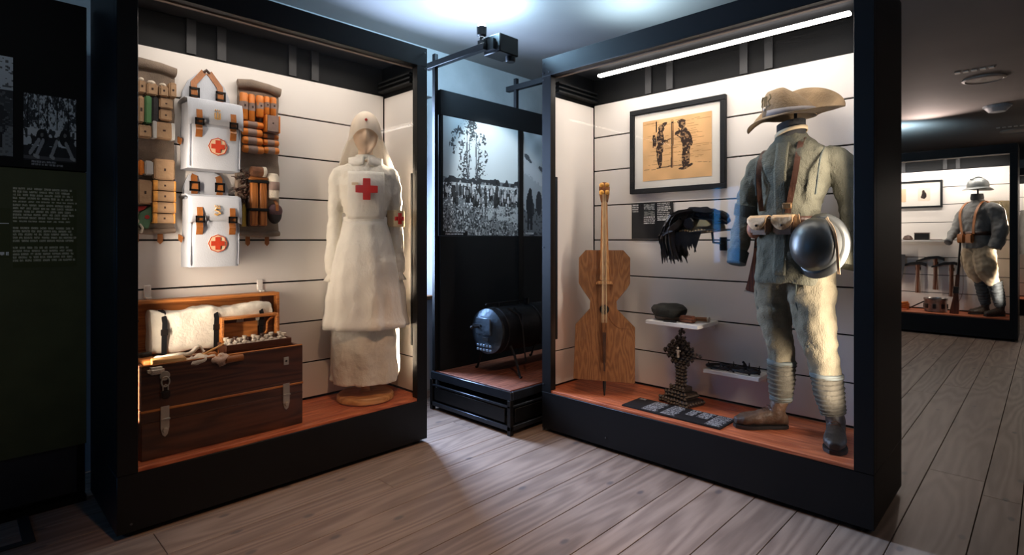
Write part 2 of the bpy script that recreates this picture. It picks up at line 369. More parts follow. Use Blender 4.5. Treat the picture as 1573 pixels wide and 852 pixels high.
# ------------------------------------------------------------------ display cases
SEAMS = [.51, .757, 1.003, 1.248, 1.493, 1.74, 1.98, 2.215]
def case(k, label, Wd, zf, glass_on=True, tube=True, e_top=10, e_front=8, e_l=8, e_r=8, vb=.48, H=2.43, D=.6, us=.03):
    t = put(k, 'display_case', label, 'display case', 0, 0, 0, 0, 'glazed display cases')
    pw = .075; T = 2.313
    MB().box(0, Wd, 0, D, .025, zf-.016, .002).build('plinth', BLACK, t)
    for x in (.05, Wd-.05):
        for y in (.05, D-.05): MB().lathe([(.022, 0), (.022, .012), (.012, .012), (.012, .03)], (x, y, 0), 12).build('foot', BLACK, t)
    for x0, x1 in ((0, pw), (Wd-pw, Wd)): MB().box(x0, x1, 0, .05, zf-.016, H-.117, .002).build('post', BLACK, t)
    for x0, x1 in ((0, .016), (Wd-.016, Wd)): MB().box(x0, x1, .0505, D, zf-.015, H-.0255, .001).build('side_skin', BLACK, t)
    MB().box(0, Wd, 0, .05, T, H, .002).build('header', BLACK, t)
    MB().box(0, Wd, .0505, D, H-.025, H, .001).build('roof_panel', DARKIN, t)
    MB().box(.017, Wd-.017, D-.02, D, zf, H-.026).build('back_skin', BLACK2, t)
    MB().box(.02, Wd-.02, vb+.018, vb+.024, zf, H-.03).build('backing_board', BLACK2, t)
    n = 6; y0 = .004; dy = (vb+.012-y0)/n
    for i in range(n): MB().box(.018, Wd-.018, y0+i*dy+.0006, y0+(i+1)*dy-.0006, zf-.0155, zf, .001).build('floor_slat', REDWOOD, t, smooth=False)
    zs = [zf+.012]+SEAMS
    for a, b in zip(zs[:-1], zs[1:]): MB().box(us+.004, Wd-us-.004, vb, vb+.016, a+.0045, b-.0045, .001).build('back_panel', PANEL, t, smooth=False)
    for x0, x1 in ((us-.012, us), (Wd-us, Wd-us+.012)):
        for a, b in ((zf+.01, .51), (.51, 2.2)): MB().box(x0, x1, .06, vb-.008, a+.004, b-.004, .001).build('side_panel', PANEL, t, smooth=False)
    for x0 in (.055, Wd-.075): MB().box(x0, x0+.02, .052, .072, .60, 1.66, .002).build('lock_rail', BLACK2, t)
    for x in [.24*Wd, .27*Wd+.10, .58*Wd, .58*Wd+.14]: MB().box(x, x+.045, vb+.002, vb+.017, 2.222, H-.028).build('upper_rib', DARKIN, t)
    for x0 in (.02, Wd-.07):
        for q in range(3): MB().box(x0, x0+.05, .09, vb-.01, 2.225+q*.028, 2.235+q*.028).build('vent_slat', BLACK2, t)
    MB().box(pw-.01, Wd-pw+.01, .051, .075, T-.006, T+.006).build('header_lit_edge', M('brown_edge_light', (120, 100, 84), .5), t)  # brown strip: light caught under the header, put into its colour
    if tube: MB().box(.2, Wd-.165, .335, .372, 2.345, 2.362, .004).build('light_tube', emit('tube_glow', (1, .93, .85), 9), t)
    if glass_on: MB().box(pw-.008, Wd-pw+.008, .02, .026, zf+.001, T+.004).build('glass_pane', GLASS, t, smooth=False)
    R = FR[k][3]; V = Matrix.Rotation(R, 3, 'Z')
    lens = []
    lens.append(area('case_top_light', at(k, Wd/2, .353, 2.335), V @ Vector((0, -.10, -1)), Wd*.8, .04, e_top, NEUT))
    lens.append(area('case_front_light', at(k, Wd/2, .085, 2.30), V @ Vector((0, .55, -1)), Wd*.85, .03, e_front, NEUT, 160))
    for u, sx, e in ((pw+.012, 1, e_l), (Wd-pw-.012, -1, e_r)):
        if e: 
            lens.append(area('case_corner_light', at(k, u, .112, 1.1), V @ Vector((sx*1.0, .45, 0)), .02, 1.3, e*.8, WARM, 84))
    return t
caseL = case('L', 'tall black glazed case holding the white nurse uniform and medical chest', 1.583, .283, tube=False, vb=.455, e_top=1.4, e_front=3.8, e_l=4.5, e_r=4.2, us=.02)
caseR = case('R', 'tall black glazed case holding the cello and the grey soldier in a felt hat', 1.85, .275, vb=.535, e_top=4, e_front=6, e_l=1.6, e_r=6.5)
caseT = case('T', 'distant black case with a helmeted soldier, pickaxes and a rifle', 1.86, .275, vb=.535, e_top=6, e_front=10, e_l=2, e_r=5)
caseF = case('F', 'farthest lit case, a sliver showing past the distant soldier case', 1.86, .275, vb=.535, e_top=5, e_front=6, e_l=2, e_r=0)
# bolts on the frame corners that face the viewer
for t, pts in ((caseR, [(.012, 2.40), (.012, 2.335), (.06, 2.335), (.012, 2.29), (.012, .31), (.012, 1.2), (.5, .02+.06)]), (caseL, [(1.565, 2.40), (1.565, 2.3), (.05, .06)])):
    for u, z in pts: MB().lathe([(.005, -.003), (.005, 0)], (u, -.0005, z), 8, 'y').build('bolt', M('bolt_steel', (90, 92, 95), .4, .8), t)

# ------------------------------------------------------------------ left information board
t = thing('information_board', 'tall black and olive board with two old photographs and a long text', 'information board', (.463, 3.30, 0))
MB().box(-1.9, 0, 0, .03, 1.575, 2.362, .002).build('upper_board', BLACK2, t)
MB().box(-1.9, 0, .006, .03, .275, 1.571, .001).build('text_board', M('olive_board', (78, 84, 54), .65), t)
MB().box(-1.9, -.035, .02, .04, .05, .273).build('lower_board', M('slate_board', (44, 47, 56), .6), t)
MB().box(-1.9, .0, .042, .075, .03, 2.362, .002).build('back_frame', BLACK, t)
MB().box(-1.9, 0.0, 0.0, .09, 0, .0295, .003).build('base_rail', BLACK, t)
p = Ink(60, 110, (214, 228, 240))
p.a *= (1-.25*(1-p.Y))[..., None]
p.fill((p.Y < .62)*(p.noise(6, 8, 3) > .35), (70, 76, 82)); p.fill((p.Y < .3), (128, 136, 142)); p.rect(0, 1, .58, .66, (60, 64, 70)); p.line(.80, .62, .80, .82, .012, (38, 40, 44))
p.ell(.78, .36, .18, .18, (52, 56, 62)); p.ell(.78, .53, .08, .05, (96, 100, 104)); p.rect(.66, .74, .08, .25, (36, 38, 42)); p.rect(.80, .88, .08, .25, (40, 42, 46)); p.fill((p.noise(30, 50, 5) > .72), (100, 106, 112))
p.build('photo_print', .30, .44, t, -.562, -.0015, 1.62, label='photograph of a figure in a long coat seen from behind')
p = Ink(96, 110, (200, 212, 222))
p.fill((p.Y > .5)*(p.noise(14, 10, 1)*.6+p.noise(40, 30, 2)*.5 > .52), (52, 56, 62)); p.fill((p.Y > .52)*(p.noise(60, 50, 9) > .72), (118, 126, 134))
for x in (.07, .27, .44, .62, .84): p.line(x, .42, x+.01, .98, .010, (34, 36, 40))
p.rect(0, 1, .40, .54, (210, 220, 228)); p.fill((p.Y < .55)*(p.Y > .38)*(p.noise(20, 14, 4) > .66), (60, 66, 70))
p.rect(0, 1, 0, .30, (42, 44, 48)); p.fill((p.Y < .44)*(p.noise(10, 8, 6) > .55), (44, 47, 52)); p.rect(0, 1, .12, .16, (90, 92, 98))
for x, y in ((.34, .42), (.78, .44)):
    p.ell(x, y+.06, .07, .055, (30, 32, 35)); p.ell(x, y, .11, .12, (36, 39, 43)); p.ell(x, y+.035, .03, .03, (120, 124, 126))
for a in ((.28, .38, .12, .20), (.36, .38, .24, .18), (.62, .38, .52, .18), (.80, .36, .92, .18)): p.line(*a, .03, (156, 162, 170))
for a in ((.20, .17, .27, .15), (.5, .17, .56, .15), (.9, .17, .96, .15)): p.line(*a, .025, (170, 176, 182))
p.rect(0, 1, 0, .10, (16, 17, 19)); p.words(.15, .75, .0, .10, .04, (150, 154, 160))
p.build('photo_print', .187, .335, t, -.227, -.0015, 1.577, label='photograph of two seated soldiers under trees')
p = Ink(110, 150, (78, 84, 54)); p.words(0, 1, .02, 1, .041, (196, 196, 176), .14, (11, 17)); p.build('text_print', .225, .36, t, -.262, .0045, 1.125)
p = Ink(60, 60, (78, 84, 54)); p.words(0, 1, .0, .45, .11, (240, 246, 250), .3); p.rect(0, .99, .68, .70, (240, 246, 250)); p.words(0, .8, .72, .95, .16, (240, 246, 250), .3); p.words(0, .7, .48, .64, .16, (240, 246, 250), .3)
p.build('heading_print', .30, .22, t, -.57, .0045, 1.17)
ff = MB(); ff.box(-.25, -.21, -.30, .0, 0, .006, .001).box(-.75, -.25, -.30, -.262, 0, .006, .001); ff.build('floor_foot', M('flat_steel', (62, 66, 70), .4, .5), t)

# ------------------------------------------------------------------ centre display: posters, platform, posts
t = thing('poster_display', 'open black display with grey photo posters above a low platform', 'display stand', (2.49, 3.2, 0))
x1 = 1.75
MB().box(.03, x1, -.73, .06, .03, .10).box(.02, x1, -.745, .06, .235, .268).build('platform_core', BLACK2, t)
MB().box(.05, x1, -.70, .06, .1005, .2345).build('platform_inner', BLACK2, t)
n = 7
for i in range(n):
    y = -.735+i*.8/n; MB().box(.022, x1, y+.0006, y+.8/n-.0006, .2685, .285, .001).build('floor_slat', wood('dusky_case_floor', (150, 92, 70), (104, 60, 44), 'x', .5, 6), t, smooth=False)
EDGE = M('edge_steel', (52, 58, 66), .3, .6)
MB().box(0, .02, -.76, .07, .225, .281, .004).box(.0205, x1, -.76, -.7405, .225, .281, .004).build('edge_rail', EDGE, t)
MB().box(0, .018, -.755, .07, .175, .19, .003).box(0, .018, -.755, .07, .03, .06, .003).box(.0185, x1, -.755, -.738, .175, .19, .003).box(.0185, x1, -.755, -.738, .03, .06, .003).build('lower_rail', EDGE, t)
for (a, b, c, d) in ((.003, .012, -.70, .03), (.05, x1, -.752, -.742)): MB().box(a, b, c, d, .075, .165, .002).build('drawer_front', BLACK, t)
for c in ((.0, -.755), (.0, .05)): MB().box(c[0], c[0]+.03, c[1], c[1]+.03, .0, .224, .002).build('corner_leg', BLACK, t)
MB().box(.035, .79, .0, .03, .286, 1.279).box(.79, x1, .0, .03, .286, 1.279).build('lower_board', BLACK2, t)
MB().box(.035, x1, -.004, .03, 2.172, 2.355, .001).build('header_board', BLACK2, t)
for x in (.0245, .888):
    MB().box(x-.016, x+.016, .031, .063, .286, 2.62, .002).build('post', BLACK, t)
    MB().box(x-.022, x+.022, -.5, .15, 2.522, 2.566, .002).build('arm', BLACK, t)
MB().box(.860, .916, -.012, .030, .287, 2.17, .002).build('cover_strip', BLACK, t)
MB().box(.0415, .859, .002, .03, 1.28, 2.171).build('poster_board', BLACK2, t)
MB().box(.917, 1.72, .002, .03, 1.28, 2.171).build('poster_board', BLACK2, t)
p = Ink(170, 190, (216, 222, 222))
p.a *= (.82+.18*np.clip(p.X*1.6, 0, 1)*(1-.15*p.Y))[..., None]
n1 = p.noise(70, 80, 1); n2 = p.noise(24, 26, 2); n3 = p.noise(9, 40, 3)
for cx, w, b in ((.30, .09, .45), (.42, .07, .45)):
    for k in range(9): p.line(cx, b, cx+.03*math.sin(k*2), .5+.05*k, .004, (80, 82, 84))
    d = np.abs(p.X-cx-.05*np.sin(p.Y*9+cx*20)); dens = np.clip(1-d/(w+.04*np.sin(p.Y*14)), 0, 1)*(p.Y > .45)
    p.fill((dens*.62+n1*.8+p.noise(120, 130, 77)*.35 > 1.08)*(dens > 0), (66, 68, 70))
for q in ((.16, .84), (.14, .76), (.20, .80), (.27, .68), (.19, .74), (.5, .7), (.48, .84), (.24, .9)):
    d = np.hypot(p.X-q[0], p.Y-q[1]); p.fill((d < .07)*(n1*.7+n2*.5 > .70), (70, 72, 74))
p.fill((p.Y < .47+.03*n3)*(p.Y > .2)*(p.X < 1), (120, 124, 126)); p.fill((p.Y < .485+.06*(n2-.4))*(p.Y > .42)*(n2 > .25), (54, 56, 58)); p.rect(.1, 1, .425, .452, (190, 194, 194)); p.fill((p.Y < .45)*(p.Y > .2)*(n1 > .62), (226, 228, 228))
rg = random.Random(5)
for i in range(70):
    x = rg.random(); y = rg.uniform(.24, .34); h = rg.uniform(.08, .15); c = rg.choice((54, 60, 72, 96, 66, 210, 130))
    p.ell(x, y+h*.5, .017, h*.42, c); p.ell(x, y+h, .011, .015, rg.choice((40, 60, 170))); p.line(x-.01, y, x-.008, y+h*.3, .006, 34); p.line(x+.01, y, x+.008, y+h*.3, .006, 34)
    if rg.random() < .4: p.ell(x+.01, y+h*.6, .008, .03, 210)
g = (p.Y < .24+.02*n2); p.fill(g, (128, 131, 132)); p.fill(g*(n1*.6+p.noise(110, 60, 7)*.6 > .62), (60, 62, 64)); p.fill(g*(p.noise(90, 70, 8) > .74), (200, 202, 202)); p.fill((p.Y < .27)*(p.Y > .12)*(p.X > .5)*(n2 > .5)*(n1 > .3), (186, 190, 190))
p.rect(0, .3, 0, .035, (20, 20, 22)); p.words(.03, .28, 0, .035, .017, (190, 192, 194))
p.build('poster_print', .799, .886, t, .06, -.001, 1.283, label='photograph of tall trees above a crowd of soldiers in a field')
p = Ink(110, 120, (206, 210, 212))
m1 = p.noise(8, 8, 21); m2 = p.noise(40, 50, 22); p.a *= (.8+.2*m1)[..., None]
p.fill((p.Y < .72-.5*(p.X-.1)+.06*m1), (182, 186, 190)); p.fill((p.Y < .60-.4*p.X+.05*m2), (160, 165, 170))
for q in ((.07, .76, .05, .025), (.11, .73, .04, .015), (.30, .66, .05, .02)): p.ell(*q, (74, 78, 82), -.5)
p.fill((p.Y < .30)*(m2 > .45), (120, 124, 128)); p.fill((p.Y < .18+.2*m1), (104, 108, 112)); p.fill((p.Y < .3)*(m2 > .66), (60, 62, 66))
p.ell(.11, .30, .055, .13, (38, 40, 44)); p.ell(.12, .43, .026, .035, (36, 38, 40)); p.rect(.07, .10, .06, .25, (36, 38, 42)); p.rect(.12, .155, .06, .25, (36, 38, 42)); p.ell(.165, .26, .02, .07, (48, 50, 54)); p.ell(.26, .32, .05, .12, (50, 52, 56)); p.ell(.5, .3, .06, .16, (44, 46, 50)); p.words(.02, .2, 0, .03, .015, (210, 212, 214))
p.build('poster_print', .80, .886, t, .918, -.001, 1.283, label='photograph of a dark figure standing on a snowy slope')

# spotlight on the arm and its glow on the ceiling
t = thing('spotlight', 'small black spotlight glaring white on the arm above the posters', 'spotlight', (2.515, 2.74, 2.567))
MB().box(-.012, .012, -.03, .03, 0, .03, .002).build('clamp', BLACK, t)
MB().lathe([(.014, .03), (.014, .05)], (0, 0, 0), 12).build('swivel', BLACK, t)
MB().lathe([(.02, .05), (.032, .06), (.034, .115), (.030, .115)], (0, 0, 0), 20, cap=False).build('lamp_housing', BLACK, t)
MB().ball((0, 0, .124), (.027, .027, .024)).build('lamp_bulb', emit('spot_glow', (.80, .92, 1), 220), t)
spot('spot_beam', (2.50, 2.72, 2.70), (-.32, -.45, .6), 40, (.60, .84, 1.0), 100, .6, .012)
spot('spot_spill', (2.515, 2.74, 2.725), (.10, -.5, -.5), 34, (.30, .64, 1.0), 140, .5, .03)
l = bpy.data.lights.new('spot_glow', 'POINT'); l.energy = 75; l.color = (.42, .72, 1.0); l.shadow_soft_size = .03
o = bpy.data.objects.new('spot_glow', l); COL.objects.link(o); o.location = (2.515, 2.74, 2.725)
spot('poster_beam', (2.69, 2.64, 2.455), (.42, .56, -.78), 46, (.86, .94, 1.0), 62, .5, .02)
t = thing('projector', 'flat black projector box hung on the arm beside the glaring spotlight', 'projector', (2.60, 2.66, 2.50))
MB().box(-.05, .13, -.06, .10, .0, .125, .006).build('body', BLACK, t)
MB().lathe([(.03, -.035), (.034, -.03), (.034, 0)], (.09, -.02, 0), 16).build('lens', BLACK, t)
MB().box(-.075, -.050, -.02, .06, .02, .09).build('bracket', BLACK, t)
# second lamp hidden on the back of the soldier's case, washing the ceiling
t = thing('uplight', 'small black lamp on the roof of the cello case lighting the ceiling', 'lamp', (3.22, 2.0, 2.431))
MB().box(-.04, .04, -.04, .04, 0, .02, .003).build('base', BLACK, t); MB().lathe([(.03, .02), (.04, .07), (.035, .07)], (0, 0, 0), 16, cap=False).build('shade', BLACK, t)
spot('uplight_beam', (3.22, 2.0, 2.52), (.05, -.2, 1), 22, (.55, .82, 1.0), 150, .6, .03)
t = thing('uplight', 'black lamp on the roof of the distant soldier case', 'lamp', (9.4, 1.6, 2.431))
MB().box(-.04, .04, -.04, .04, 0, .02, .003).build('base', BLACK, t); MB().lathe([(.03, .02), (.04, .07), (.035, .07)], (0, 0, 0), 16, cap=False).build('shade', BLACK, t)
spot('far_uplight_beam', (9.4, 1.6, 2.52), (.3, .1, 1), 36, (.55, .82, 1.0), 160, .6, .03)
spot('ceiling_fill_warm', (9.2, 1.2, 2.5), (-1, -.15, .25), 45, (1, .80, .72), 120, .8, .05)  # added warm fill for the right-hand ceiling, no lamp of its own

# barrel stove on the platform
IRON = M('black_stove_iron', (34, 34, 37), .5, .55, .25, 8, .2, 60)
FACE = M('blue_lit_stove_face', (86, 100, 112), .38, .75, .3, 10, .3, 30)  # blue light on the stove front is put into this colour
t = thing('barrel_stove', 'black iron barrel stove lying on thin legs beneath the posters', 'stove', (2.66, 2.855, .2855))
R_ = .162; zc = .315
MB().lathe([(R_*.96, .012), (R_, .03), (R_, .95), (R_*.9, .98)], (0, 0, zc), 36, 'x').build('barrel', IRON, t)
for x in (.07, .42, .75): MB().lathe([(R_+.001, x), (R_+.006, x+.004), (R_+.006, x+.02), (R_+.001, x+.024)], (0, 0, zc), 36, 'x', False).build('hoop', IRON, t)
MB().lathe([(.002, -.022), (R_*.5, -.016), (R_*.8, -.004), (R_*.99, .013)], (0, 0, zc), 36, 'x').noise(.006, 9).build('front_plate', FACE, t)
d = MB().box(-.030, -.020, -.075, .075, zc-.02, zc+.10, .006); d.build('stove_door', FACE, t)
MB().tube([(-.03, .05, zc+.03), (-.07, .06, zc+.03)], .007).ball((-.075, .062, zc+.03), .014).build('door_knob', IRON, t)
MB().box(-.036, -.030, .02, .10, zc+.035, zc+.05).build('door_latch', IRON, t)
MB().box(-.034, -.028, -.06, .0, zc-.06, zc-.035, .002).build('label_plate', BLACK2, t)
for k in range(2):
    for i in range(5): MB().box(-.022, -.012, -.075+i*.032, -.055+i*.032, zc-.105-.03*k, zc-.09-.03*k, .002).build('vent_slot', M('vent_bright', (150, 175, 195), .4, .6), t)
MB().tube([(.12, 0, zc+R_), (.12, 0, zc+R_+.03)], .012).tube([(.0, .0, zc+R_+.03), (.45, .0, zc+R_+.03)], .006).build('top_rail', IRON, t)
MB().tube([(.40, -.02, zc+R_), (.40, -.02, zc+R_+.05)], .02).build('flue_stub', IRON, t)
for x, y0, y1 in ((.12, -.12, -.22), (.12, .12, .22), (.72, -.12, -.22), (.72, .12, .22)):
    MB().tube([(x, y0, zc-.10), (x, y0*1.4, .15), (x, y1, .012), (x+.0, y1*1.06, .006)], [.011, .009, .008, .012]).build('leg', IRON, t)
MB().tube([(.2, -R_-.006, zc+.03), (.24, -R_*.8, zc+.11), (.22, -R_*.4, zc+R_*.95)], .006).tube([(.16, -R_*.4, zc+R_*.95), (.2, -R_*.8, zc+.11), (.2, -R_-.006, zc+.03), (.2, -.20, .1)], .006).build('carry_hook', IRON, t)
# dried plant in a pot further along the platform, just seen past the case
t = thing('dried_bouquet', 'pale dried bouquet standing behind the stove by the black board', 'bouquet', (3.62, 3.05, .2855))
MB().lathe([(.05, 0), (.07, .1), (.06, .25), (.05, .4), (.055, .42)], n=16).build('vase', BLACK, t)
fm = MB(); rg = random.Random(3)
for i in range(40):
    a = rg.random()*6.28; r = rg.random()*.06; h = rg.uniform(.5, .78); fm.tube([(r*.3*math.cos(a), r*.3*math.sin(a), .36), (r*math.cos(a), r*math.sin(a), h)], [.0015, .006], 4)
fm.build('dried_stems', M('dried_stem', (120, 116, 96), .8), t, kind='stuff')

# ceiling fittings in the right part of the room
for i, (x, y, lab) in enumerate(((7.18, .46, 'round white ceiling speaker nearer the viewer'), (10.9, .35, 'round white ceiling speaker farthest away above the distant case'))):
    t = thing('ceiling_speaker', lab, 'ceiling speaker', (x, y, 2.85), 0, 'round ceiling speakers')
    MB().lathe([(.17, 0), (.175, -.012), (.15, -.02), (.145, -.012)], n=28).build('rim', M('ceiling_fitting_white', (190, 178, 168), .5), t)
    MB().lathe([(.145, -.008), (.02, -.012)], n=28).build('grille', M('ceiling_grille', (176, 166, 158), .6, 0, .2, 60), t)
    s = thing('ceiling_sign', ('small pale ceiling vent strip beside the nearer ceiling speaker', 'small pale ceiling vent strip beside the farthest ceiling speaker')[i], 'vent', (x-.42, y+.05, 2.85), 0, 'pale ceiling vent strips')
    for q in range(5): MB().box(-.03, .03, -.15+q*.062, -.11+q*.062, -.008, 0).build('vent_slot', M('pale_vent', (230, 222, 212), .5), s)
t = thing('smoke_detector', 'white domed smoke detector on the ceiling between the speakers', 'smoke detector', (8.75, .44, 2.85))
MB().lathe([(.12, 0), (.12, -.03), (.08, -.075), (.02, -.08)], n=24).build('dome', M('detector_white', (200, 205, 210), .4), t); MB().lathe([(.135, 0), (.135, -.018)], n=24).build('rim', M('detector_white', (200, 205, 210), .4), t)

# ================================================================== LEFT CASE
CANVAS = M('grey_brown_canvas', (128, 112, 98), .85, 0, .2, 12, .4, 220)
PAPER = M('brown_wrapping_paper', (176, 142, 108), .75, 0, .12, 14, .25, 60, rnd=.10)
ORANGE = M('orange_wrapper', (206, 118, 36), .5, 0, .2, 14, .2, 60, rnd=.12)
MAUVE = M('faded_label_paper', (146, 122, 112), .75, 0, .12, 20, .1, 80, rnd=.08)
GAUZE = M('white_gauze', (214, 202, 184), .85, 0, .08, 20, .4, 160)
INKY = M('stamp_ink', (60, 40, 34), .8)
LEATHER = M('tan_leather', (156, 94, 42), .45, 0, .2, 14, .25, 90)
DKLEATHER = M('dark_brown_leather', (66, 40, 28), .45, 0, .25, 12, .25, 90)
STEEL = M('dull_steel', (190, 182, 168), .38, .6, .15, 10)
IRONB = M('buckle_iron', (50, 46, 44), .4, .7)
RED = M('red_cross_red', (205, 30, 26), .65, 0, .08, 20)
BRED = M('badge_red', (196, 58, 24), .65, 0, .1, 30)
CREAM = M('badge_cream', (226, 196, 158), .7)
def cross_pts(cx, cz, r, a): return [(cx+x*s, cz+z*s) for s in (1,) for x, z in ((-a, r), (a, r), (a, a), (r, a), (r, -a), (a, -a), (a, -r), (-a, -r), (-a, -a), (-r, -a), (-r, a), (-a, a))]
def soft_slab(w, h, d, n=14, m=24, seed=1, amp=.006, curl=0):
    b = MB(); rings = []
    for i in range(m+1):
        z = h*i/m; yc = curl*math.sin(z*9)
        rings.append([Vector((p.x, p.y+yc, z)) for p in ring(w/2, -d/2, z, w/2, d/2, n*2, 7)])
    return b.loft(rings).noise(amp, 14, seed)
def roll(u0, u1, z0, z1, name, label):
    t = put('L', name, label, 'medical roll', u0, .449, z0)
    w = u1-u0; h = z1-z0
    soft_slab(w, h, .022, seed=int(u0*100)).build('canvas_sheet', CANVAS, t)
    MB().tube([(-.004, -.03, h-.02), (w*.3, -.036, h-.012), (w*.7, -.034, h-.016), (w+.004, -.03, h-.03)], [(.024, .02)]*4, 12).noise(.008, 22, 3).build('rolled_top', CANVAS, t)
    MB().tube([(.0, -.024, .012), (w*.5, -.028, .006), (w, -.024, .014)], .014, 10).noise(.005, 25, 5).build('bottom_hem', CANVAS, t)
    for x in (w*.25, w*.72): MB().prism([(x-.011, .01), (x+.011, .01), (x+.012, -.045), (x, -.058), (x-.012, -.045)], -.012, -.007).build('hanging_tab', LEATHER, t)
    for z in (.30, .62): MB().ribbon([(0.0, -.026, h*z), (w*.5, -.029, h*z), (w, -.026, h*z)], (0, 0, 1), .014, .002).build('holding_band', CANVAS, t)
    return t
roll(.10, .318, 1.285, 2.125, 'bandage_roll_panel', 'brown canvas roll of paper packets, left of the white backpacks')
roll(.622, .846, 1.272, 2.125, 'bandage_roll_panel', 'brown canvas roll of orange bandages and instruments, right of the white backpacks')
def packet(r, kind, label, name='paper_packet', cat='packet', group='packets in the hanging rolls', d=.05, yb=.418):
    u0, u1, z0, z1 = r; w = u1-u0; h = z1-z0
    t = put('L', name, label, cat, (u0+u1)/2, yb, z0, 0, group)
    def bx(nm, m, x0=-w/2, x1=w/2, a=0, b=h, dd=d, bev=.006, ns=.003):
        return MB().box(x0, x1, -dd, 0, a, b, bev, seg=2).noise(ns, 30, int(u0*999)).build(nm, m, t, ang=60)
    if kind == 'tan':
        bx('wrapper', PAPER); MB().box(-.004, .004, -d-.0015, -d+.001, h*.42, h*.55).build('ink_stamp', INKY, t); MB().box(-w/2+.003, w/2-.003, -d-.0012, -d+.002, h*.90, h*.93).build('folded_edge', PAPER, t)
    elif kind == 'cap':
        bx('wrapper', PAPER, b=h*.78); MB().ball((0, -d/2, h*.82), (w*.42, d*.42, h*.2)).noise(.006, 40, 2).build('cloth_top', GAUZE, t); MB().box(-.004, .004, -d-.0015, -d+.001, h*.35, h*.48).build('ink_stamp', INKY, t)
    elif kind == 'green': bx('wrapper', M('green_paper', (84, 132, 84), .7, 0, .15, 14))
    elif kind == 'dark': bx('wrapper', M('black_cloth', (44, 40, 42), .8, 0, .2, 20, .3, 90))
    elif kind == 'white': bx('wrapper', M('grey_white_paper', (190, 188, 184), .7, 0, .08, 14)); 
    elif kind == 'banded':
        bx('wrapper', PAPER)
        for x in (-w*.42, w*.42): MB().box(x-.009, x+.009, -d-.002, .0, -.001, h+.001, .003).build('paper_band', M('grey_white_paper', (190, 188, 184), .7), t)
        MB().box(-.006, .006, -d-.0015, -d+.001, h*.45, h*.55).build('ink_stamp', INKY, t)
    elif kind == 'gold':
        bx('wrapper', PAPER); 
        for x in (-w*.40, w*.44): MB().box(x-w*(.1 if x < 0 else .05), x+w*(.1 if x < 0 else .05), -d-.002, .0, -.001, h+.001, .003).build('golden_wrap', M('golden_wrapper', (216, 150, 70), .5, 0, .25, 40, .2, 60), t)
        MB().box(-.004, .004, -d-.0015, -d+.001, h*.4, h*.6).build('ink_stamp', INKY, t)
    elif kind == 'orange': bx('wrapper', ORANGE)
    elif kind in ('vroll', 'hroll'):
        if kind == 'vroll':
            MB().lathe([(w*.40, 0), (w*.49, .006), (w*.5, h-.006), (w*.42, h)], (0, -w*.5, 0), 16).noise(.002, 40).build('wrapper', ORANGE, t)
            MB().lathe([(w*.5+.001, h*.38), (w*.515, h*.39), (w*.515, h*.66), (w*.5+.001, h*.67)], (0, -w*.5, 0), 16, cap=False).build('paper_label', MAUVE, t)
            MB().box(-.004, .004, -w-.003, -w+.002, h*.48, h*.56).build('ink_stamp', INKY, t)
        else:
            MB().lathe([(h*.38, -w/2), (h*.49, -w/2+.006), (h*.5, w/2-.006), (h*.4, w/2)], (0, -h*.5, h*.5), 14, 'x').noise(.002, 40).build('wrapper', ORANGE, t)
            MB().lathe([(h*.5+.001, -w*.28), (h*.525, -w*.27), (h*.525, w*.17), (h*.5+.001, w*.18)], (0, -h*.5, h*.5), 14, 'x', False).build('paper_label', MAUVE, t)
    elif kind == 'mauve':
        bx('wrapper', MAUVE)
        for x in (-w/2, w/2): MB().box(x-.004, x+.004, -d-.001, 0, 0, h, .002).build('orange_edge', ORANGE, t)
        MB().box(-.004, .004, -d-.0015, -d+.001, h*.5, h*.58).build('ink_stamp', INKY, t)
    return t
LR = 'in the left hanging roll'
A = [((.150, .182, 1.955, 2.035), 'cap', 'cloth-topped paper bundle at the frame edge of the top row '+LR), ((.185, .232, 1.952, 2.028), 'cap', 'cloth-topped paper bundle second along the top row '+LR), ((.238, .277, 1.955, 2.024), 'cap', 'cloth-topped paper bundle third along the top row '+LR), ((.281, .313, 1.957, 2.032), 'tan', 'narrow tan packet at the open end of the top row '+LR),
     ((.177, .205, 1.812, 1.946), 'green', 'tall green paper packet '+LR), ((.150, .175, 1.812, 1.942), 'tan', 'tall tan packet between the frame and the green packet'), ((.207, .234, 1.825, 1.947), 'dark', 'tall black cloth packet beside the green packet'),
     ((.238, .296, 1.897, 1.947), 'tan', 'small tan packet right of the black packet, upper of two'), ((.237, .293, 1.838, 1.892), 'tan', 'small tan packet right of the black packet, lower of two'), ((.150, .207, 1.743, 1.803), 'tan', 'squat tan packet under the green packet'), ((.211, .305, 1.746, 1.828), 'banded', 'large tan packet with two white paper bands '+LR),
     ((.152, .175, 1.563, 1.633), 'orange', 'small orange box in the lower half of the left roll'), ((.177, .213, 1.563, 1.633), 'white', 'small grey white box beside the orange box'), ((.216, .306, 1.545, 1.647), 'tan', 'biggest square tan packet in the lower left roll'), ((.150, .208, 1.421, 1.538), 'tan', 'tall tan packet at the frame edge of the lower left roll'),
     ((.212, .311, 1.493, 1.540), 'gold', 'flat golden-ended packet topmost in the stack of four'), ((.212, .311, 1.439, 1.488), 'gold', 'flat golden-ended packet second from the top in the stack of four'), ((.211, .311, 1.383, 1.434), 'gold', 'flat golden-ended packet third from the top in the stack of four'), ((.211, .308, 1.332, 1.378), 'gold', 'flat golden-ended packet lowest in the stack of four')]
for r, k, l in A: packet(r, k, l)
t = put('L', 'ration_bag', 'green and red printed bag at the bottom of the left hanging roll', 'bag', .18, .418, 1.305)
MB().prism([(-.03, .02), (.012, -.005), (.03, .05), (.026, .11), (-.02, .075)], -.04, 0, .004).build('green_wrap', M('green_bag', (92, 128, 96), .7, 0, .2, 20), t)
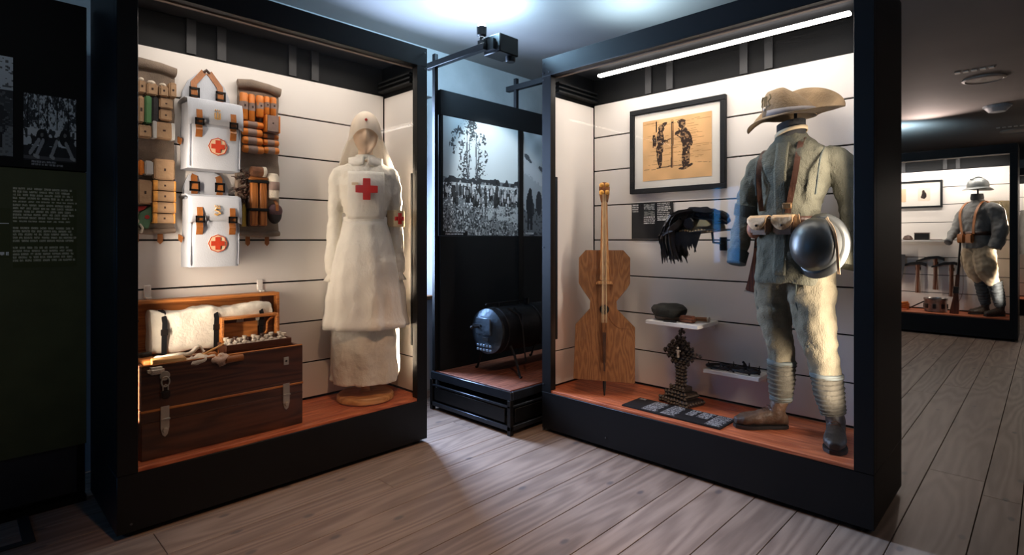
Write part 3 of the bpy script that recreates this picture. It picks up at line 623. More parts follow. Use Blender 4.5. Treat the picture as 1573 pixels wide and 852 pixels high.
MB().prism([(-.03, .078), (.0, .092), (.01, .108), (-.03, .106)], -.038, -.004, .003).build('red_flap', M('red_bag', (170, 44, 34), .7), t)
MB().lathe([(.010, -.043), (.010, -.040)], (.008, 0, .055), 12, 'y').build('red_spot', M('red_bag', (170, 44, 34), .7), t)
MB().tube([(-.028, -.03, .04), (-.01, -.04, .0), (-.015, -.03, -.02)], .006).noise(.003, 50).build('white_cord', GAUZE, t)
RR = 'in the right hanging roll'
B = [((.620, .663, 1.905, 2.051), 'vroll', 'upright orange bandage beside the upper backpack '+RR), ((.666, .702, 1.902, 2.051), 'vroll', 'second upright orange bandage from the upper backpack '+RR), ((.706, .748, 1.931, 2.049), 'vroll', 'middle one of the five upright orange bandages '+RR), ((.751, .783, 1.954, 2.054), 'vroll', 'fourth upright orange bandage from the upper backpack '+RR), ((.786, .820, 1.952, 2.054), 'vroll', 'fifth upright orange bandage, farthest from the backpacks'),
     ((.636, .745, 1.867, 1.903), 'hroll', 'lying orange bandage, topmost of four by the backpack'), ((.636, .738, 1.820, 1.861), 'hroll', 'lying orange bandage, second from top of four by the backpack'), ((.636, .738, 1.773, 1.816), 'hroll', 'lying orange bandage, third from top of four by the backpack'), ((.636, .745, 1.726, 1.769), 'hroll', 'lying orange bandage, lowest of four by the backpack'),
     ((.754, .826, 1.852, 1.948), 'mauve', 'square mauve paper packet with orange edges '+RR), ((.750, .832, 1.819, 1.846), 'hroll', 'thin lying bandage just under the square mauve packet'), ((.748, .832, 1.780, 1.814), 'hroll', 'thin lying bandage, middle of three under the mauve packet'), ((.750, .832, 1.734, 1.773), 'hroll', 'thin lying bandage, lowest of three under the mauve packet')]
for r, k, l in B: packet(r, k, l, 'bandage' if 'roll' in k else 'paper_packet', 'bandage' if 'roll' in k else 'packet')
t = put('L', 'splint_case', 'strapped case of two tan wooden splints in the lower right roll', 'splint case', .712, .418, 1.322)
MB().box(-.05, .05, -.03, 0, 0, .275, .008).build('case_back', DKLEATHER, t)
for x in (-.024, .024): MB().box(x-.020, x+.020, -.055, -.0305, .005, .255, .006).build('wooden_splint', wood('splint_wood', (178, 110, 52), (134, 74, 32), 'z', .45, 8), t)
for z in (.085, .24): MB().box(-.052, .052, -.060, -.001, z, z+.016, .003).build('black_strap', BLACK2, t)
MB().box(-.052, .052, -.05, .0, .2565, .275, .006).build('top_cap', LEATHER, t)
t = put('L', 'hair_brush', 'dark tangle of bristles and straps above the wooden splints', 'brush', .63, .418, 1.472)
b = MB(); rg = random.Random(8)
for i in range(46):
    a = rg.uniform(0, 6.28); x = rg.uniform(-.03, .03); z = rg.uniform(0, .15)
    b.tube([(x, -.01, z), (x+.02*math.cos(a), -.03-.02*rg.random(), z+.02*math.sin(a)), (x+.035*math.cos(a), -.03, z+.03*math.sin(a))], [.005, .004, .002], 5)
b.build('bristles', DKLEATHER, t, kind='stuff'); MB().box(-.03, .03, -.03, 0, .0, .15, .008).noise(.004, 30).build('brush_back', CANVAS, t)
t = put('L', 'rolled_bandage', 'brown rolled bandage lying across the top of the wooden splints', 'bandage', .712, .405, 1.600)
MB().lathe([(.018, -.045), (.027, -.04), (.027, .035), (.02, .04)], (0, -.028, .026), 16, 'x').noise(.004, 40).build('roll', M('brown_bandage', (120, 78, 52), .8, 0, .25, 30, .3, 90), t)
MB().lathe([(.0275, .02), (.029, .022), (.029, .036), (.0275, .038)], (0, -.028, .026), 16, 'x', False).build('white_band', GAUZE, t)
t = put('L', 'gauze_bundle', 'cream gauze bundle with a brown paper band beside the splints', 'bandage', .796, .418, 1.478)
MB().lathe([(.022, 0), (.031, .008), (.032, .13), (.024, .142)], (0, -.032, 0), 18).noise(.004, 30).build('gauze', GAUZE, t); MB().lathe([(.033, .05), (.0345, .052), (.0345, .095), (.033, .097)], (0, -.032, 0), 18, cap=False).noise(.001, 30).build('paper_band', MAUVE, t)
t = put('L', 'field_pouch', 'round purple-brown pouch with a leather tab in the lower right roll', 'pouch', .806, .418, 1.337)
PUR = M('purple_cloth', (92, 66, 72), .75, 0, .2, 20, .3, 90)
MB().ball((0, -.03, .06), (.040, .026, .058), 20, 12).build('pouch_body', M('black_cloth', (44, 40, 42), .8), t); MB().ball((0, -.034, .076), (.0415, .027, .04), 20, 12).build('flap', PUR, t); MB().ribbon([(0, -.03, .135), (0, -.062, .11), (0, -.064, .075)], (1, 0, 0), .016, .003).build('leather_tab', LEATHER, t)
t = put('L', 'glass_vial', 'narrow yellow vial half hidden behind the lower backpack', 'vial', .645, .418, 1.322)
MB().lathe([(.010, 0), (.012, .004), (.012, .10), (.007, .112), (.007, .13)], (0, -.014, 0), 12).build('body', M('yellow_vial', (180, 150, 60), .4), t); MB().lathe([(.008, .13), (.008, .138)], (0, -.014, 0), 12).build('stopper', DKLEATHER, t)

# backpacks
PACK = M('blue_grey_canvas', (196, 200, 208), .8, 0, .05, 10, .12, 160)
PACKE = M('blue_grey_piping', (158, 162, 172), .8)
def backpack(u0, u1, z0, h, label, upper):
    w = u1-u0; d = .155; t = put('L', 'medical_backpack', label, 'backpack', (u0+u1)/2, .452, z0, 0, 'white backpacks on the wall')
    b = MB(); rings = []
    for i in range(9):
        z = h*i/8; f = 1-.05*(i/8); bow = .012*math.sin(PI*i/8)
        rings.append(ring(0, -d/2-.003-bow/2, z, w/2*f+.004, d/2+bow/2, 36, 9))
    b.loft(rings).noise(.004, 12, int(z0*10)).build('body', PACK, t)
    for s in (-1, 1): MB().tube(smooth_path([(s*w*.485, -d-.002, .01), (s*w*.48, -d-.009, h*.5), (s*w*.465, -d-.003, h*.97)]), .004, 6).build('piping', PACKE, t)
    fh = .11; b = MB(); rings = []
    for (y, z) in ((-.0, h+.012), (-.05, h+.022), (-.11, h+.022), (-d-.004, h+.008), (-d-.016, h-.02), (-d-.019, h-fh*.6), (-d-.018, h-fh)):
        rings.append([Vector((x, y, z-(.012*(abs(x)/(w/2))**6 if z < h else 0))) for x in np.linspace(-w/2-.008, w/2+.008, 15)])
    b.loft(rings, cap=False, close=False).build('flap', PACK, t, solid=.006)
    MB().prism([(-w*.46, h), (-w*.48, h+.06), (-w*.36, h+.13), (-w*.18, h+(.175 if upper else .15)), (w*.18, h+(.175 if upper else .15)), (w*.36, h+.13), (w*.48, h+.06), (w*.46, h)], -.022, -.002, .004).build('back_board', PACK, t)
    for s in (-1, 1):
        x = s*w*.33; y = -d-.025
        st = MB().ribbon([(x, y+.004, h-.045), (x, y-.002, h-.075), (x, y+.004, h-.13), (x, y+.006, h-.175)], (1, 0, 0), .026, .005).build('closing_strap', LEATHER, t)
        MB().ribbon([(x, y+.008, h-.12), (x-.002, y-.006, h-.145), (x, y+.010, h-.18)], (1, 0, 0), .03, .004).build('strap_tip', LEATHER, st)
        MB().box(x-.021, x+.021, y-.008, y-.003, h-.098, h-.088).box(x-.021, x+.021, y-.008, y-.003, h-.122, h-.112).box(x-.021, x-.015, y-.008, y-.003, h-.122, h-.088).box(x+.015, x+.021, y-.008, y-.003, h-.122, h-.088).build('buckle', IRONB, st, smooth=False)
    for s in (-1, 1):
        x = s*w*.26
        st = MB().ribbon([(x, -.026, h+.015), (x, -.04, h+.06), (x, -.026, h+.12)]+([(0+s*.012, -.02, h+.19)] if upper else [(x*.9, -.022, h+.13)]), (1, 0, 0), .03, .005).build('shoulder_strap', LEATHER, t)
        MB().box(x-.024, x+.024, -.045, -.036, h+.045, h+.055).box(x-.024, x+.024, -.045, -.036, h+.085, h+.095).box(x-.024, x-.017, -.045, -.036, h+.045, h+.095).box(x+.017, x+.024, -.045, -.036, h+.045, h+.095).build('buckle', IRONB, st, smooth=False)
    if upper: MB().tube([(-.015, -.02, h+.185), (0, -.02, h+.20), (.015, -.02, h+.185)], .008).build('strap_loop', DKLEATHER, t)
    cz = h*.345
    MB().lathe([(.046, -d-.0175), (.046, -d-.0145)], (.008, 0, cz), 8, 'y').build('badge_disc', CREAM, t)
    MB().prism(cross_pts(.008, cz, .032, .012), -d-.0205, -d-.0176).build('badge_cross', BRED, t)
    MB().lathe([(.046, -d-.0178), (.046, -d-.0182), (.042, -d-.0182), (.042, -d-.0178)], (.008, 0, cz), 8, 'y', False).build('badge_rim', BRED, t)
    # woven crest on the flap: crown over initials
    e = MB(); y0, y1 = -d-.0265, -d-.0205; cx, ez = .004, h-.062
    if upper:
        e.box(cx-.014, cx-.009, y0, y1, ez-.018, ez+.012).box(cx+.009, cx+.014, y0, y1, ez-.018, ez+.012).box(cx-.003, cx+.003, y0, y1, ez-.022, ez+.016).box(cx-.012, cx+.012, y0, y1, ez-.020, ez-.015)
    else:
        e.tube([(cx+.014, y0, ez+.014), (cx-.006, y0, ez+.016), (cx-.012, y0, ez+.006), (cx+.008, y0, ez-.002), (cx+.014, y0, ez-.012), (cx-.004, y0, ez-.020), (cx-.014, y0, ez-.014)], .004)
    for q in (-.010, 0, .010): e.ball((cx+q, (y0+y1)/2, ez+.026), .004, 6, 4)
    e.build('woven_crest', M('faded_gold_thread', (206, 160, 96), .7), t)
    sd = MB().ribbon([(-w/2-.006, -.04, h*.42), (-w/2-.022, -.06, h*.44), (-w/2-.016, -.09, h*.40)], (0, 0, 1), .03, .006).build('side_tab', LEATHER, t)
    return t
backpack(.346, .588, 1.608, .335, 'upper white canvas backpack with tan straps and a red cross', True)
backpack(.350, .582, 1.112, .345, 'lower white canvas backpack with tan straps and a red cross', False)

# medical chest
CW = wood('chest_walnut', (92, 52, 32), (56, 30, 19), 'x', .38, 4, .05, spec=.5)
CI = wood('chest_inner_oak', (204, 130, 66), (160, 94, 44), 'x', .5, 6, .05)
t = put('L', 'medical_chest', 'large dark wooden medical chest with steel hasps and its lid open', 'chest', .10, .07, .283)
w = .722; dp = .30; H1 = .217; H2 = .41
MB().box(0, w, 0, dp, .0, H1-.003, .003).build('lower_box', CW, t)
MB().box(0, w, 0, .018, H1+.001, H2, .002).box(0, w, dp-.018, dp, H1+.001, H2-.004, .002).box(0, .018, .0185, dp-.0185, H1+.001, H2, .002).box(w-.018, w, .0185, dp-.0185, H1+.001, H2, .002).build('upper_box', CW, t)
MB().box(.0185, w-.0185, .0185, dp-.0185, H1+.002, H2-.035).build('inner_tray', CI, t)
MB().box(-.002, w+.002, -.004, .010, H1-.008, H1+.003, .002).build('lit_front_bead', CI, t); MB().box(0, w, -.003, .012, H1-.055, H1-.050, .001).build('groove_bead', CW, t)  # paler oak on the upper bead paints its lit edge
MB().box(.0, w, .001, .017, H2+.0005, H2+.006, .002).build('top_edge', CI, t)
for x in (.088, .632):
    h_ = MB().prism([(x-.017, H1+.01), (x+.017, H1+.01), (x+.017, H1-.085), (x+.010, H1-.115), (x, H1-.125), (x-.010, H1-.115), (x-.017, H1-.085)], -.010, -.0045, .001).build('hasp', STEEL, t)
    MB().box(x-.019, x+.019, -.015, -.0105, H1-.05, H1-.042, .001).build('hinge_bar', STEEL, h_); MB().lathe([(.009, -.02), (.011, -.012), (.012, -.0102)], (x, 0, H1-.095), 12, 'y').build('staple', STEEL, h_)
MB().lathe([(.020, -.008), (.021, -.005), (.021, -.0005)], (.088, 0, H1+.145), 16, 'y').build('lock_plate', STEEL, t)
MB().tube([(.088+.016*math.cos(a), -.014, H1+.120+.022*math.sin(a)) for a in np.linspace(0, 2*PI, 14)], .0035).build('lock_ring', STEEL, t)
pl = MB().box(.070, .106, -.024, -.008, H1+.045, H1+.085, .006, seg=2).build('padlock', IRONB, t); MB().tube([(.078, -.016, H1+.082), (.078, -.016, H1+.10), (.088, -.016, H1+.108), (.098, -.016, H1+.10), (.098, -.016, H1+.082)], .003).build('shackle', STEEL, pl)
MB().box(.62, .646, -.005, -.0005, H1+.105, H1+.145, .001).build('key_plate', STEEL, t)
MB().lathe([(.004, -.008), (.006, -.005)], (.633, 0, H1+.125), 10, 'y').build('key_hole', IRONB, t)
# open lid standing at the back
lid = MB().box(0, w, dp+.055, dp+.067, H2+.0, H2+.262, .002).build('lid', CI, t)
b = MB(); 
for q in ((0, w, H2+.245, H2+.262), (0, w, H2, H2+.012), (0, .016, H2+.013, H2+.244), (w-.016, w, H2+.013, H2+.244)): b.box(q[0], q[1], dp-.01, dp+.0545, q[2], q[3], .002)
b.build('lid_rim', CI, lid); MB().box(w-.085, w-.017, dp+.03, dp+.054, H2+.015, H2+.243).build('lid_pocket', CW, lid)
MB().box(.018, .024, dp-.012, dp+.02, H2+.14, H2+.20).tube([(.03, dp-.014, H2+.20), (.045, dp-.02, H2+.17), (.03, dp-.014, H2+.14)], .005).build('lid_handle', IRONB, lid)
t = put('L', 'linen_bundle', 'white folded linen bundle strapped inside the open chest lid', 'linen', .19, .43, .70)
b = MB(); rings = []
for i in range(41):
    x = .57*i/40; rr = .020+.006*math.sin(x*40)*.3
    rings.append([Vector((x, -.072+.056*math.copysign(abs(math.cos(a))**.35, math.cos(a)), .10+.105*math.copysign(abs(math.sin(a))**.3, math.sin(a))+.006*math.sin(x*25+2))) for a in np.linspace(0, 2*PI, 24, endpoint=False)])
b.loft(rings).noise(.012, 16, 3).noise(.004, 60, 5).build('folded_linen', M('aged_linen', (222, 214, 198), .85, 0, .06, 14, .5, 50), t)
for x in (.05, .28, .505):
    st = MB().ribbon([(x, -.07, .205), (x, -.115, .20), (x+.003, -.137, .15), (x, -.137, .08), (x, -.134, -.01)], (1, 0, 0), .022, .004).build('black_strap', BLACK2, t); MB().box(x-.016, x+.016, -.145, -.1395, .09, .12, .002).build('buckle', IRONB, st)
t = put('L', 'vial_box', 'small wooden box lid standing open in front of the linen', 'box', .485, .305, .6665)
b = MB().box(0, .29, .0, .010, .0, .185).box(0, .012, -.05, -.0005, .02, .185, .002).box(.278, .29, -.05, -.0005, .02, .185, .002).box(.0125, .2775, -.05, -.0005, .172, .185, .002); b.build('box_lid', CI, t)
MB().box(.0125, .2775, -.006, -.0006, .02, .171).build('lid_lining', CW, t); MB().tube(smooth_path([(.205, -.02, .02), (.21, -.02, .06), (.235, -.02, .09), (.24, -.02, .14), (.27, -.02, .165)]), .006).build('hook_bracket', CI, t); MB().box(.02, .19, -.012, -.0065, .02, .15).build('inner_panel', CI, t)
t = put('L', 'vial_tray', 'low dark wooden tray of glass vials on the open chest', 'tray', .47, .145, .6665)
tw = .325
MB().box(0, tw, 0, .13, .026, .036).box(0, tw, 0, .008, .0365, .062, .001).box(0, tw, .122, .13, .0365, .062, .001).box(0, .008, .0085, .1215, .0365, .062).box(tw-.008, tw, .0085, .1215, .0365, .062).box(0, tw, .02, .11, 0, .0255).build('tray_box', CW, t)
GV = M('cloudy_glass', (216, 206, 192), .25, 0, .1, 30)
for r_ in range(2):
    for i in range(7):
        k = put('L', 'glass_vial', f"small cloudy glass vial, {['first','second','third','fourth','fifth','sixth','seventh'][i]} from the linen side in the {'front' if r_ == 0 else 'rear'} row of the tray", 'vial', .47+.028+i*.045, .145+.035+r_*.055, .7037, 0, 'vials in the tray')
        MB().lathe([(.012, 0), (.015, .004), (.015, .022), (.007, .028), (.007, .034)], n=12).build('bottle', GV, k); MB().lathe([(.012, .0345), (.013, .04), (.012, .05)], n=12).noise(.003, 60, i).build('stopper', (GAUZE, GAUZE, DKLEATHER)[(i+r_) % 3], k)
def small(name, label, cat, u, v, z, mk, mat, rz=0, part='wrapper'):
    t = put('L', name, label, cat, u, v, z, rz); mk.build(part, mat, t, ang=60); return t
zt = .659
small('wooden_block', 'flat pale wooden box nearest the front on the open chest', 'box', .215, .115, zt, MB().box(-.065, .065, -.035, .035, 0, .055, .003), wood('pale_box', (206, 160, 100), (180, 130, 74), 'x', .5, 8), -.08, 'block')
small('linen_pad', 'folded white linen pad by the lit edge of the open chest', 'linen', .15, .09, zt, MB().box(-.03, .03, -.05, .05, 0, .03, .01, seg=2).noise(.004, 40), GAUZE, .1, 'pad')
small('wooden_block', 'orange brown wooden box at the corner of the open chest', 'box', .155, .21, zt, MB().box(-.035, .035, -.05, .05, 0, .045, .003), CI, .15, 'block')
small('leather_case', 'brown leather instrument case lying behind the gauze heap', 'case', .36, .215, zt, MB().box(-.09, .09, -.03, .03, 0, .035, .008, seg=2), LEATHER, -.12, 'cover')
small('gauze_heap', 'crumpled pale gauze heap at the middle of the open chest', 'gauze', .34, .115, zt, MB().ball((0, 0, .02), (.065, .045, .026), 20, 12).noise(.022, 30).noise(.008, 80), GAUZE, 0, 'gauze')
small('gauze_heap', 'crumpled pinkish gauze heap beside the vial tray', 'gauze', .425, .075, zt, MB().ball((0, 0, .02), (.04, .035, .024), 20, 12).noise(.02, 34).noise(.008, 80), M('pink_gauze', (206, 176, 156), .85, 0, .15, 30, .4, 120), 0, 'gauze')
small('wooden_stick', 'thin pale wooden stick leaning across the leather case', 'stick', .42, .17, .70, MB().tube([(-.06, -.03, 0), (.05, .02, .03)], .006), wood('pale_box', (206, 160, 100), (180, 130, 74)), 0, 'stick')
small('linen_strip', 'twisted white linen strip lying over the chest contents', 'linen', .30, .185, .70, MB().tube(smooth_path([(-.12, .02, .0), (-.05, -.01, .01), (.02, .01, .005), (.07, .04, .03), (.09, .03, .0)]), .009).noise(.005, 40), GAUZE, 0, 'strip')
small('metal_tin', 'small black tin at the corner of the open chest', 'tin', .155, .265, zt+.046, MB().box(-.025, .025, -.015, .015, 0, .02, .004), IRONB, .3, 'tin')
small('leather_roll', 'small orange leather roll at the front edge of the chest', 'leather roll', .475, .05, zt, MB().tube([(-.04, 0, .02), (.04, .01, .02)], .017, 12), LEATHER, 0, 'roll')
for u, l in ((.205, 'clear plastic clip on the wall above the linen bundle'), (.748, 'clear plastic clip on the wall above the small open box')):
    t = put('L', 'acrylic_clip', l, 'clip', u, .4545, .955); MB().box(-.016, .016, -.010, 0, 0, .07, .004).build('clip_plate', M('clear_acrylic', (225, 220, 214), .15, 0, .03), t); MB().box(-.012, .012, -.04, -.0105, .0, .012, .003).build('clip_tongue', M('clear_acrylic', (225, 220, 214), .15), t)

# ------------------------------------------------------------------ nurse uniform on its mannequin
DRESS = M('white_cotton', (232, 225, 210), .8, 0, .04, 10, .35, 60, sheen=.1, fold=.35)
APRON = M('white_apron_cotton', (235, 229, 216), .8, 0, .035, 8, .3, 50, sheen=.1, fold=.35)
t = put('L', 'nurse_mannequin', 'faceless mannequin in a long white nurse dress with red crosses', 'mannequin', 1.288, .225, .2835, math.radians(-29))
MB().lathe([(.155, 0), (.168, .008), (.168, .03), (.158, .042), (.05, .046), (.034, .05)], n=48).build('stand_base', wood('stand_beech', (222, 168, 108), (190, 132, 76), 'x', .4, 6, .03), t)
MB().lathe([(.032, .046), (.028, .06), (.028, .25)], n=20).build('stand_pole', wood('stand_beech', (196, 138, 84), (160, 100, 54)), t)
prof = [(.118, .196, .165), (.30, .197, .165), (.46, .195, .165), (.52, .176, .148), (.66, .172, .142), (.82, .160, .132), (.94, .142, .12), (1.03, .122, .105), (1.085, .115, .10), (1.14, .126, .108), (1.22, .150, .122), (1.30, .160, .116), (1.36, .168, .098), (1.395, .150, .080), (1.425, .100, .066), (1.45, .06, .056), (1.475, .050, .052)]
Z_, RX_, RY_ = zip(*prof)
def dr(z): return float(np.interp(z, Z_, RX_)), float(np.interp(z, Z_, RY_))
b = MB(); rings = []
for z in np.linspace(.118, 1.475, 60):
    rx, ry = dr(z); f = .04*np.clip((1.0-z)/.8, 0, 1)+.010
    rings.append(ring(0, 0, z, rx, ry, 72, 2.2, f, 7, z*1.2))
b.loft(rings)
for s in (-1, 1):
    P = smooth_path([(s*.115, 0, 1.375), (s*.155, 0, 1.335), (s*.172, .0, 1.2), (s*.180, .005, 1.03), (s*.184, -.015, .88), (s*.183, -.03, .785), (s*.180, -.034, .755)]); Rv = smooth_vals([(.042, .042), (.052, .052), (.045, .048), (.042, .045), (.046, .047), (.050, .050), (.032, .032)])
    b.tube(P, Rv, 20)
dress = remesh(b, .0075, 3); dress.noise(.009, 9, 2).noise(.006, 20, 4).noise(.002, 50, 6)
dress.build('dress', DRESS, t)
# apron skirt, waistband and bib
b = MB(); rings = []
for z in np.linspace(1.075, .445, 26):
    rx, ry = dr(z); g = .012+.044*np.clip((1.07-z)/.45, 0, 1); r_ = ring(0, 0, z, rx+g, ry+g, 96, 2.2, .014+.030*np.clip((1.05-z)/.5, 0, 1), 9, 1.1+z*.8)
    r_ = [p for j, p in enumerate(r_)]; rings.append(r_)
b.loft(rings, cap=False).noise(.008, 11, 8).build('apron', APRON, t, solid=.004)
b = MB(); b.loft([[Vector((p.x, p.y, p.z)) for p in ring(0, 0, z, dr(z)[0]+.007+g, dr(z)[1]+.007+g, 64, 2.2)] for z, g in ((1.055, 0), (1.058, .003), (1.10, .003), (1.103, 0))], cap=False).build('waistband', APRON, t, solid=.003)
b = MB(); rings = []
for z in np.linspace(1.09, 1.37, 14):
    rx, ry = dr(z); g = .012; hw = .105+.0*z
    rings.append([Vector((x, -(ry+g)*max(0, 1-(abs(x)/(rx+g))**2.2)**(1/2.2), z)) for x in np.linspace(-hw, hw, 24)])
b.loft(rings, cap=False, close=False).noise(.005, 18, 3).build('apron_bib', APRON, t, solid=.004)
MB().prism([(x+.002, z+.0) for x, z in cross_pts(0, 1.262, .063, .021)], -.147, -.1405, .001).build('chest_cross', RED, t)
MB().box(-.082, -.045, -.135, -.131, 1.285, 1.30).build('faint_stain', M('stained_cotton', (226, 206, 170), .85), t)
for s in (-1, 1):
    b = MB(); rings = []
    for i in range(7):
        f = i/6; a0 = .02; x = s*(.012+.088*f); 
        rings.append([Vector((x, -.062+.028*f-.028*q*(1-.3*f), 1.468-.012*f-(.052+.004*math.sin(f*PI))*q)) for q in (0, .5, 1)])
    b.loft(rings, cap=False, close=False).build('collar_flap', APRON, t, solid=.006)
MB().lathe([(.056, 1.452), (.058, 1.46), (.056, 1.476)], n=28, cap=False).build('collar_stand', APRON, t, solid=.006)
MB().ball((0, -.072, 1.437), .007, 8, 6).build('collar_button', CREAM, t)
# cuffs and frills
for s in (-1, 1):
    b = MB(); rings = []
    for z, r_, fo in ((.772, .040, .0), (.755, .040, .02), (.74, .045, .10), (.722, .052, .16)): rings.append(ring(s*.180, -.034, z, r_, r_, 48, 2, fo, 9))
    b.loft(rings, cap=False).build('cuff_frill', DRESS, t, solid=.003)
ab = MB(); ab.loft([ring(.176, .004, z, .053+g, .056+g, 32, 2, 0) for z, g in ((1.045, 0), (1.05, .002), (1.14, .002), (1.145, 0))], cap=False); ab.build('armband', M('armband_cotton', (224, 200, 160), .8, 0, .06, 20, .2, 100), t, solid=.003)
c_ = MB(); cp = cross_pts(0, 1.095, .034, .012)
for q in (((-.012, .012), (1.061, 1.129)), ((-.034, -.0121), (1.083, 1.107)), ((.0121, .034), (1.083, 1.107))):
    rs = []
    for z in q[1]: rs.append([Vector((.176+.0600*math.sin(.45+x/.06), .004-.0620*math.cos(.45+x/.06), z)) for x in np.linspace(q[0][0], q[0][1], 5)])
    c_.loft(rs, cap=False, close=False)
c_.build('armband_cross', RED, t, solid=.003)
SKIN = M('mannequin_skin', (214, 186, 158), .6, 0, .05, 5)
b = MB(); b.ball((0, 0, 0), (.074, .094, .126), 48, 40)
for v in b.bm.verts:
    x, y, z = v.co
    if z < 0: v.co.x *= 1-.42*(z/.126)**2; v.co.y *= 1-.18*(z/.126)**2
    if y < 0:
        nose = math.exp(-(x/.011)**2)*math.exp(-((z+.022)/.026)**2); ridge = math.exp(-(x/.010)**2)*math.exp(-((z-.005)/.04)**2)
        v.co.y -= .020*nose+.008*ridge
        for s in (-1, 1): v.co.y += .010*math.exp(-((x-s*.030)/.016)**2)*math.exp(-((z-.012)/.016)**2)
        v.co.y -= .006*math.exp(-(x/.022)**2)*math.exp(-((z+.068)/.010)**2)+.006*math.exp(-(x/.02)**2)*math.exp(-((z+.105)/.015)**2)
b.xform(Matrix.Translation((0, -.012, 1.600)))
b.tube([(0, .006, 1.42), (0, .004, 1.50), (0, .0, 1.56)], [(.050, .050), (.043, .045), (.046, .05)], 28)
remesh(b, .005, 2).build('head', SKIN, t)
b = MB(); rings = []
for i in range(72):
    ph = -PI+2*PI*i/72; a = abs(ph)
    ze = 1.622-.07*min(1, (a/1.15)**2) if a < 1.15 else 1.552-.165*min(1, (a-1.15)/.45)
    row = []
    for k in range(17):
        q = k/16; z = 1.742-(1.742-ze)*(1-math.cos(q*PI/2)) if k < 17 else ze
        h_ = (z-1.60)/.145
        if h_ > 0: s_ = math.sqrt(max(0, 1-h_*h_)); rx, ry = .094*s_, .112*s_
        else:
            d_ = 1.60-z; fl = .35*d_ if a > 1.1 else .0; w_ = 1+.05*math.sin(ph*9)*min(1, d_/.1); rx, ry = (.094+fl*1.0)*w_, (.112+fl*.35)*w_
        row.append(Vector((rx*math.sin(ph), -ry*math.cos(ph)-.004, z)))
    rings.append(row)
vm = M('white_veil', (240, 233, 220), .8, 0, .04, 8, .2, 60); nt = vm.node_tree
tr_ = nt.nodes.new('ShaderNodeBsdfTranslucent'); tr_.inputs[0].default_value = (.86, .80, .70, 1); mx_ = nt.nodes.new('ShaderNodeMixShader'); mx_.inputs[0].default_value = .5
nt.links.new(nt.nodes['Principled BSDF'].outputs[0], mx_.inputs[1]); nt.links.new(tr_.outputs[0], mx_.inputs[2]); nt.links.new(mx_.outputs[0], nt.nodes['Material Output'].inputs[0])
b.loft(rings, cap=False, close=False, loop=True).build('veil', vm, t)
MB().prism(cross_pts(0, 1.675, .008, .003), -.112, -.098).build('veil_cross', RED, t)

# ================================================================== RIGHT CASE
FRAMEM = M('black_picture_frame', (26, 28, 31), .6, 0, .1, 6, spec=.2)
def picture(k, u0, u1, z0, z1, vb, label, ink, px0, px1, pz0, pz1, fw_=.03, pl=None):
    t = put(k, 'framed_drawing', label, 'picture', u0, vb, z0); w = u1-u0; h = z1-z0
    MB().box(0, w, -.03, 0, 0, fw_, .002).build('frame_rail', FRAMEM, t); MB().box(0, w, -.03, 0, h-fw_, h, .002).build('frame_rail', FRAMEM, t)
    for x in (0, w-fw_): MB().box(x, x+fw_, -.03, 0, fw_+.0005, h-fw_-.0005, .002).build('frame_stile', FRAMEM, t)
    MB().box(fw_-.003, w-fw_+.003, -.016, -.008, fw_-.003, h-fw_+.003).build('mount', M('white_mount', (232, 228, 220), .8, 0, .02), t)
    for q in ink: q[0].build('drawing_sheet', q[2]-q[1], q[4]-q[3], t, q[1]-u0, -.0175, q[3]-z0, label=pl)
    MB().box(fw_, w-fw_, -.022, -.020, fw_, h-fw_).build('picture_glass', glass('museum_glass', (1, 1, 1), .2), t)
    return t
p = Ink(150, 130, (232, 186, 132))
p.a *= (.92+.14*p.noise(6, 5, 4))[..., None]
for i in range(60):
    rg = random.Random(i); y = rg.uniform(.25, .97); x = rg.uniform(0, .8); p.line(x, y, x+rg.uniform(.08, .25), y+rg.uniform(-.01, .02), .003, (186, 138, 90))
n_ = p.noise(50, 45, 6); n2_ = p.noise(22, 20, 7)
D_ = (58, 42, 34)
def fig(ells, lines):
    m = np.zeros_like(p.X)
    for (cx, cy, rx, ry, ro) in ells:
        dx = p.X-cx; dy = p.Y-cy; co, si = math.cos(ro), math.sin(ro); m = np.maximum(m, (((dx*co+dy*si)/rx)**2+((-dx*si+dy*co)/ry)**2 < 1)*1.)
    p.fill(m*(n_*.6+n2_*.4 > .40), D_); p.fill(m*(n_*.6+n2_*.4 <= .40)*.4, D_)
    for l_ in lines: p.line(*l_, .007, D_)
fig([(.27, .68, .055, .14, .05), (.285, .845, .045, .06, .2), (.32, .90, .06, .03, .6), (.26, .50, .055, .09, 0), (.27, .33, .03, .14, -.05), (.24, .35, .022, .12, .1), (.34, .63, .05, .022, -.2), (.18, .66, .03, .1, .1)], [(.21, .80, .21, .97), (.17, .75, .16, .55), (.35, .63, .42, .66)])
fig([(.63, .66, .065, .16, .12), (.59, .86, .05, .06, 0), (.58, .91, .06, .035, 0), (.65, .50, .06, .08, 0), (.62, .31, .035, .16, 0), (.67, .30, .03, .15, -.1), (.53, .74, .05, .03, .5), (.70, .62, .03, .12, .2), (.60, .16, .06, .02, 0), (.70, .20, .05, .02, .5)], [(.54, .80, .72, .52), (.52, .70, .60, .62)])
p.line(.445, .20, .45, .95, .016, D_); p.line(.45, .2, .452, .9, .005, (190, 140, 90)); p.ell(.447, .95, .022, .02, (210, 164, 112)); p.line(.22, .20, .44, .215, .008, D_); p.line(.46, .21, .58, .215, .006, D_); p.line(.78, .24, .98, .22, .003, (120, 84, 56)); p.line(.02, .19, .2, .18, .003, (120, 84, 56))
picture('R', .345, 1.0, 1.557, 2.117, .534, 'black framed drawing of two standing soldiers on tan paper above the feathered hat', [(p, .440, .914, 1.637, 2.032)], 0, 0, 0, 0, .032, 'ink drawing of two soldiers beside a pole')
t = put('R', 'text_panel', 'black wall label with three columns of white text under the framed drawing', 'text panel', .348, .5345, 1.255)
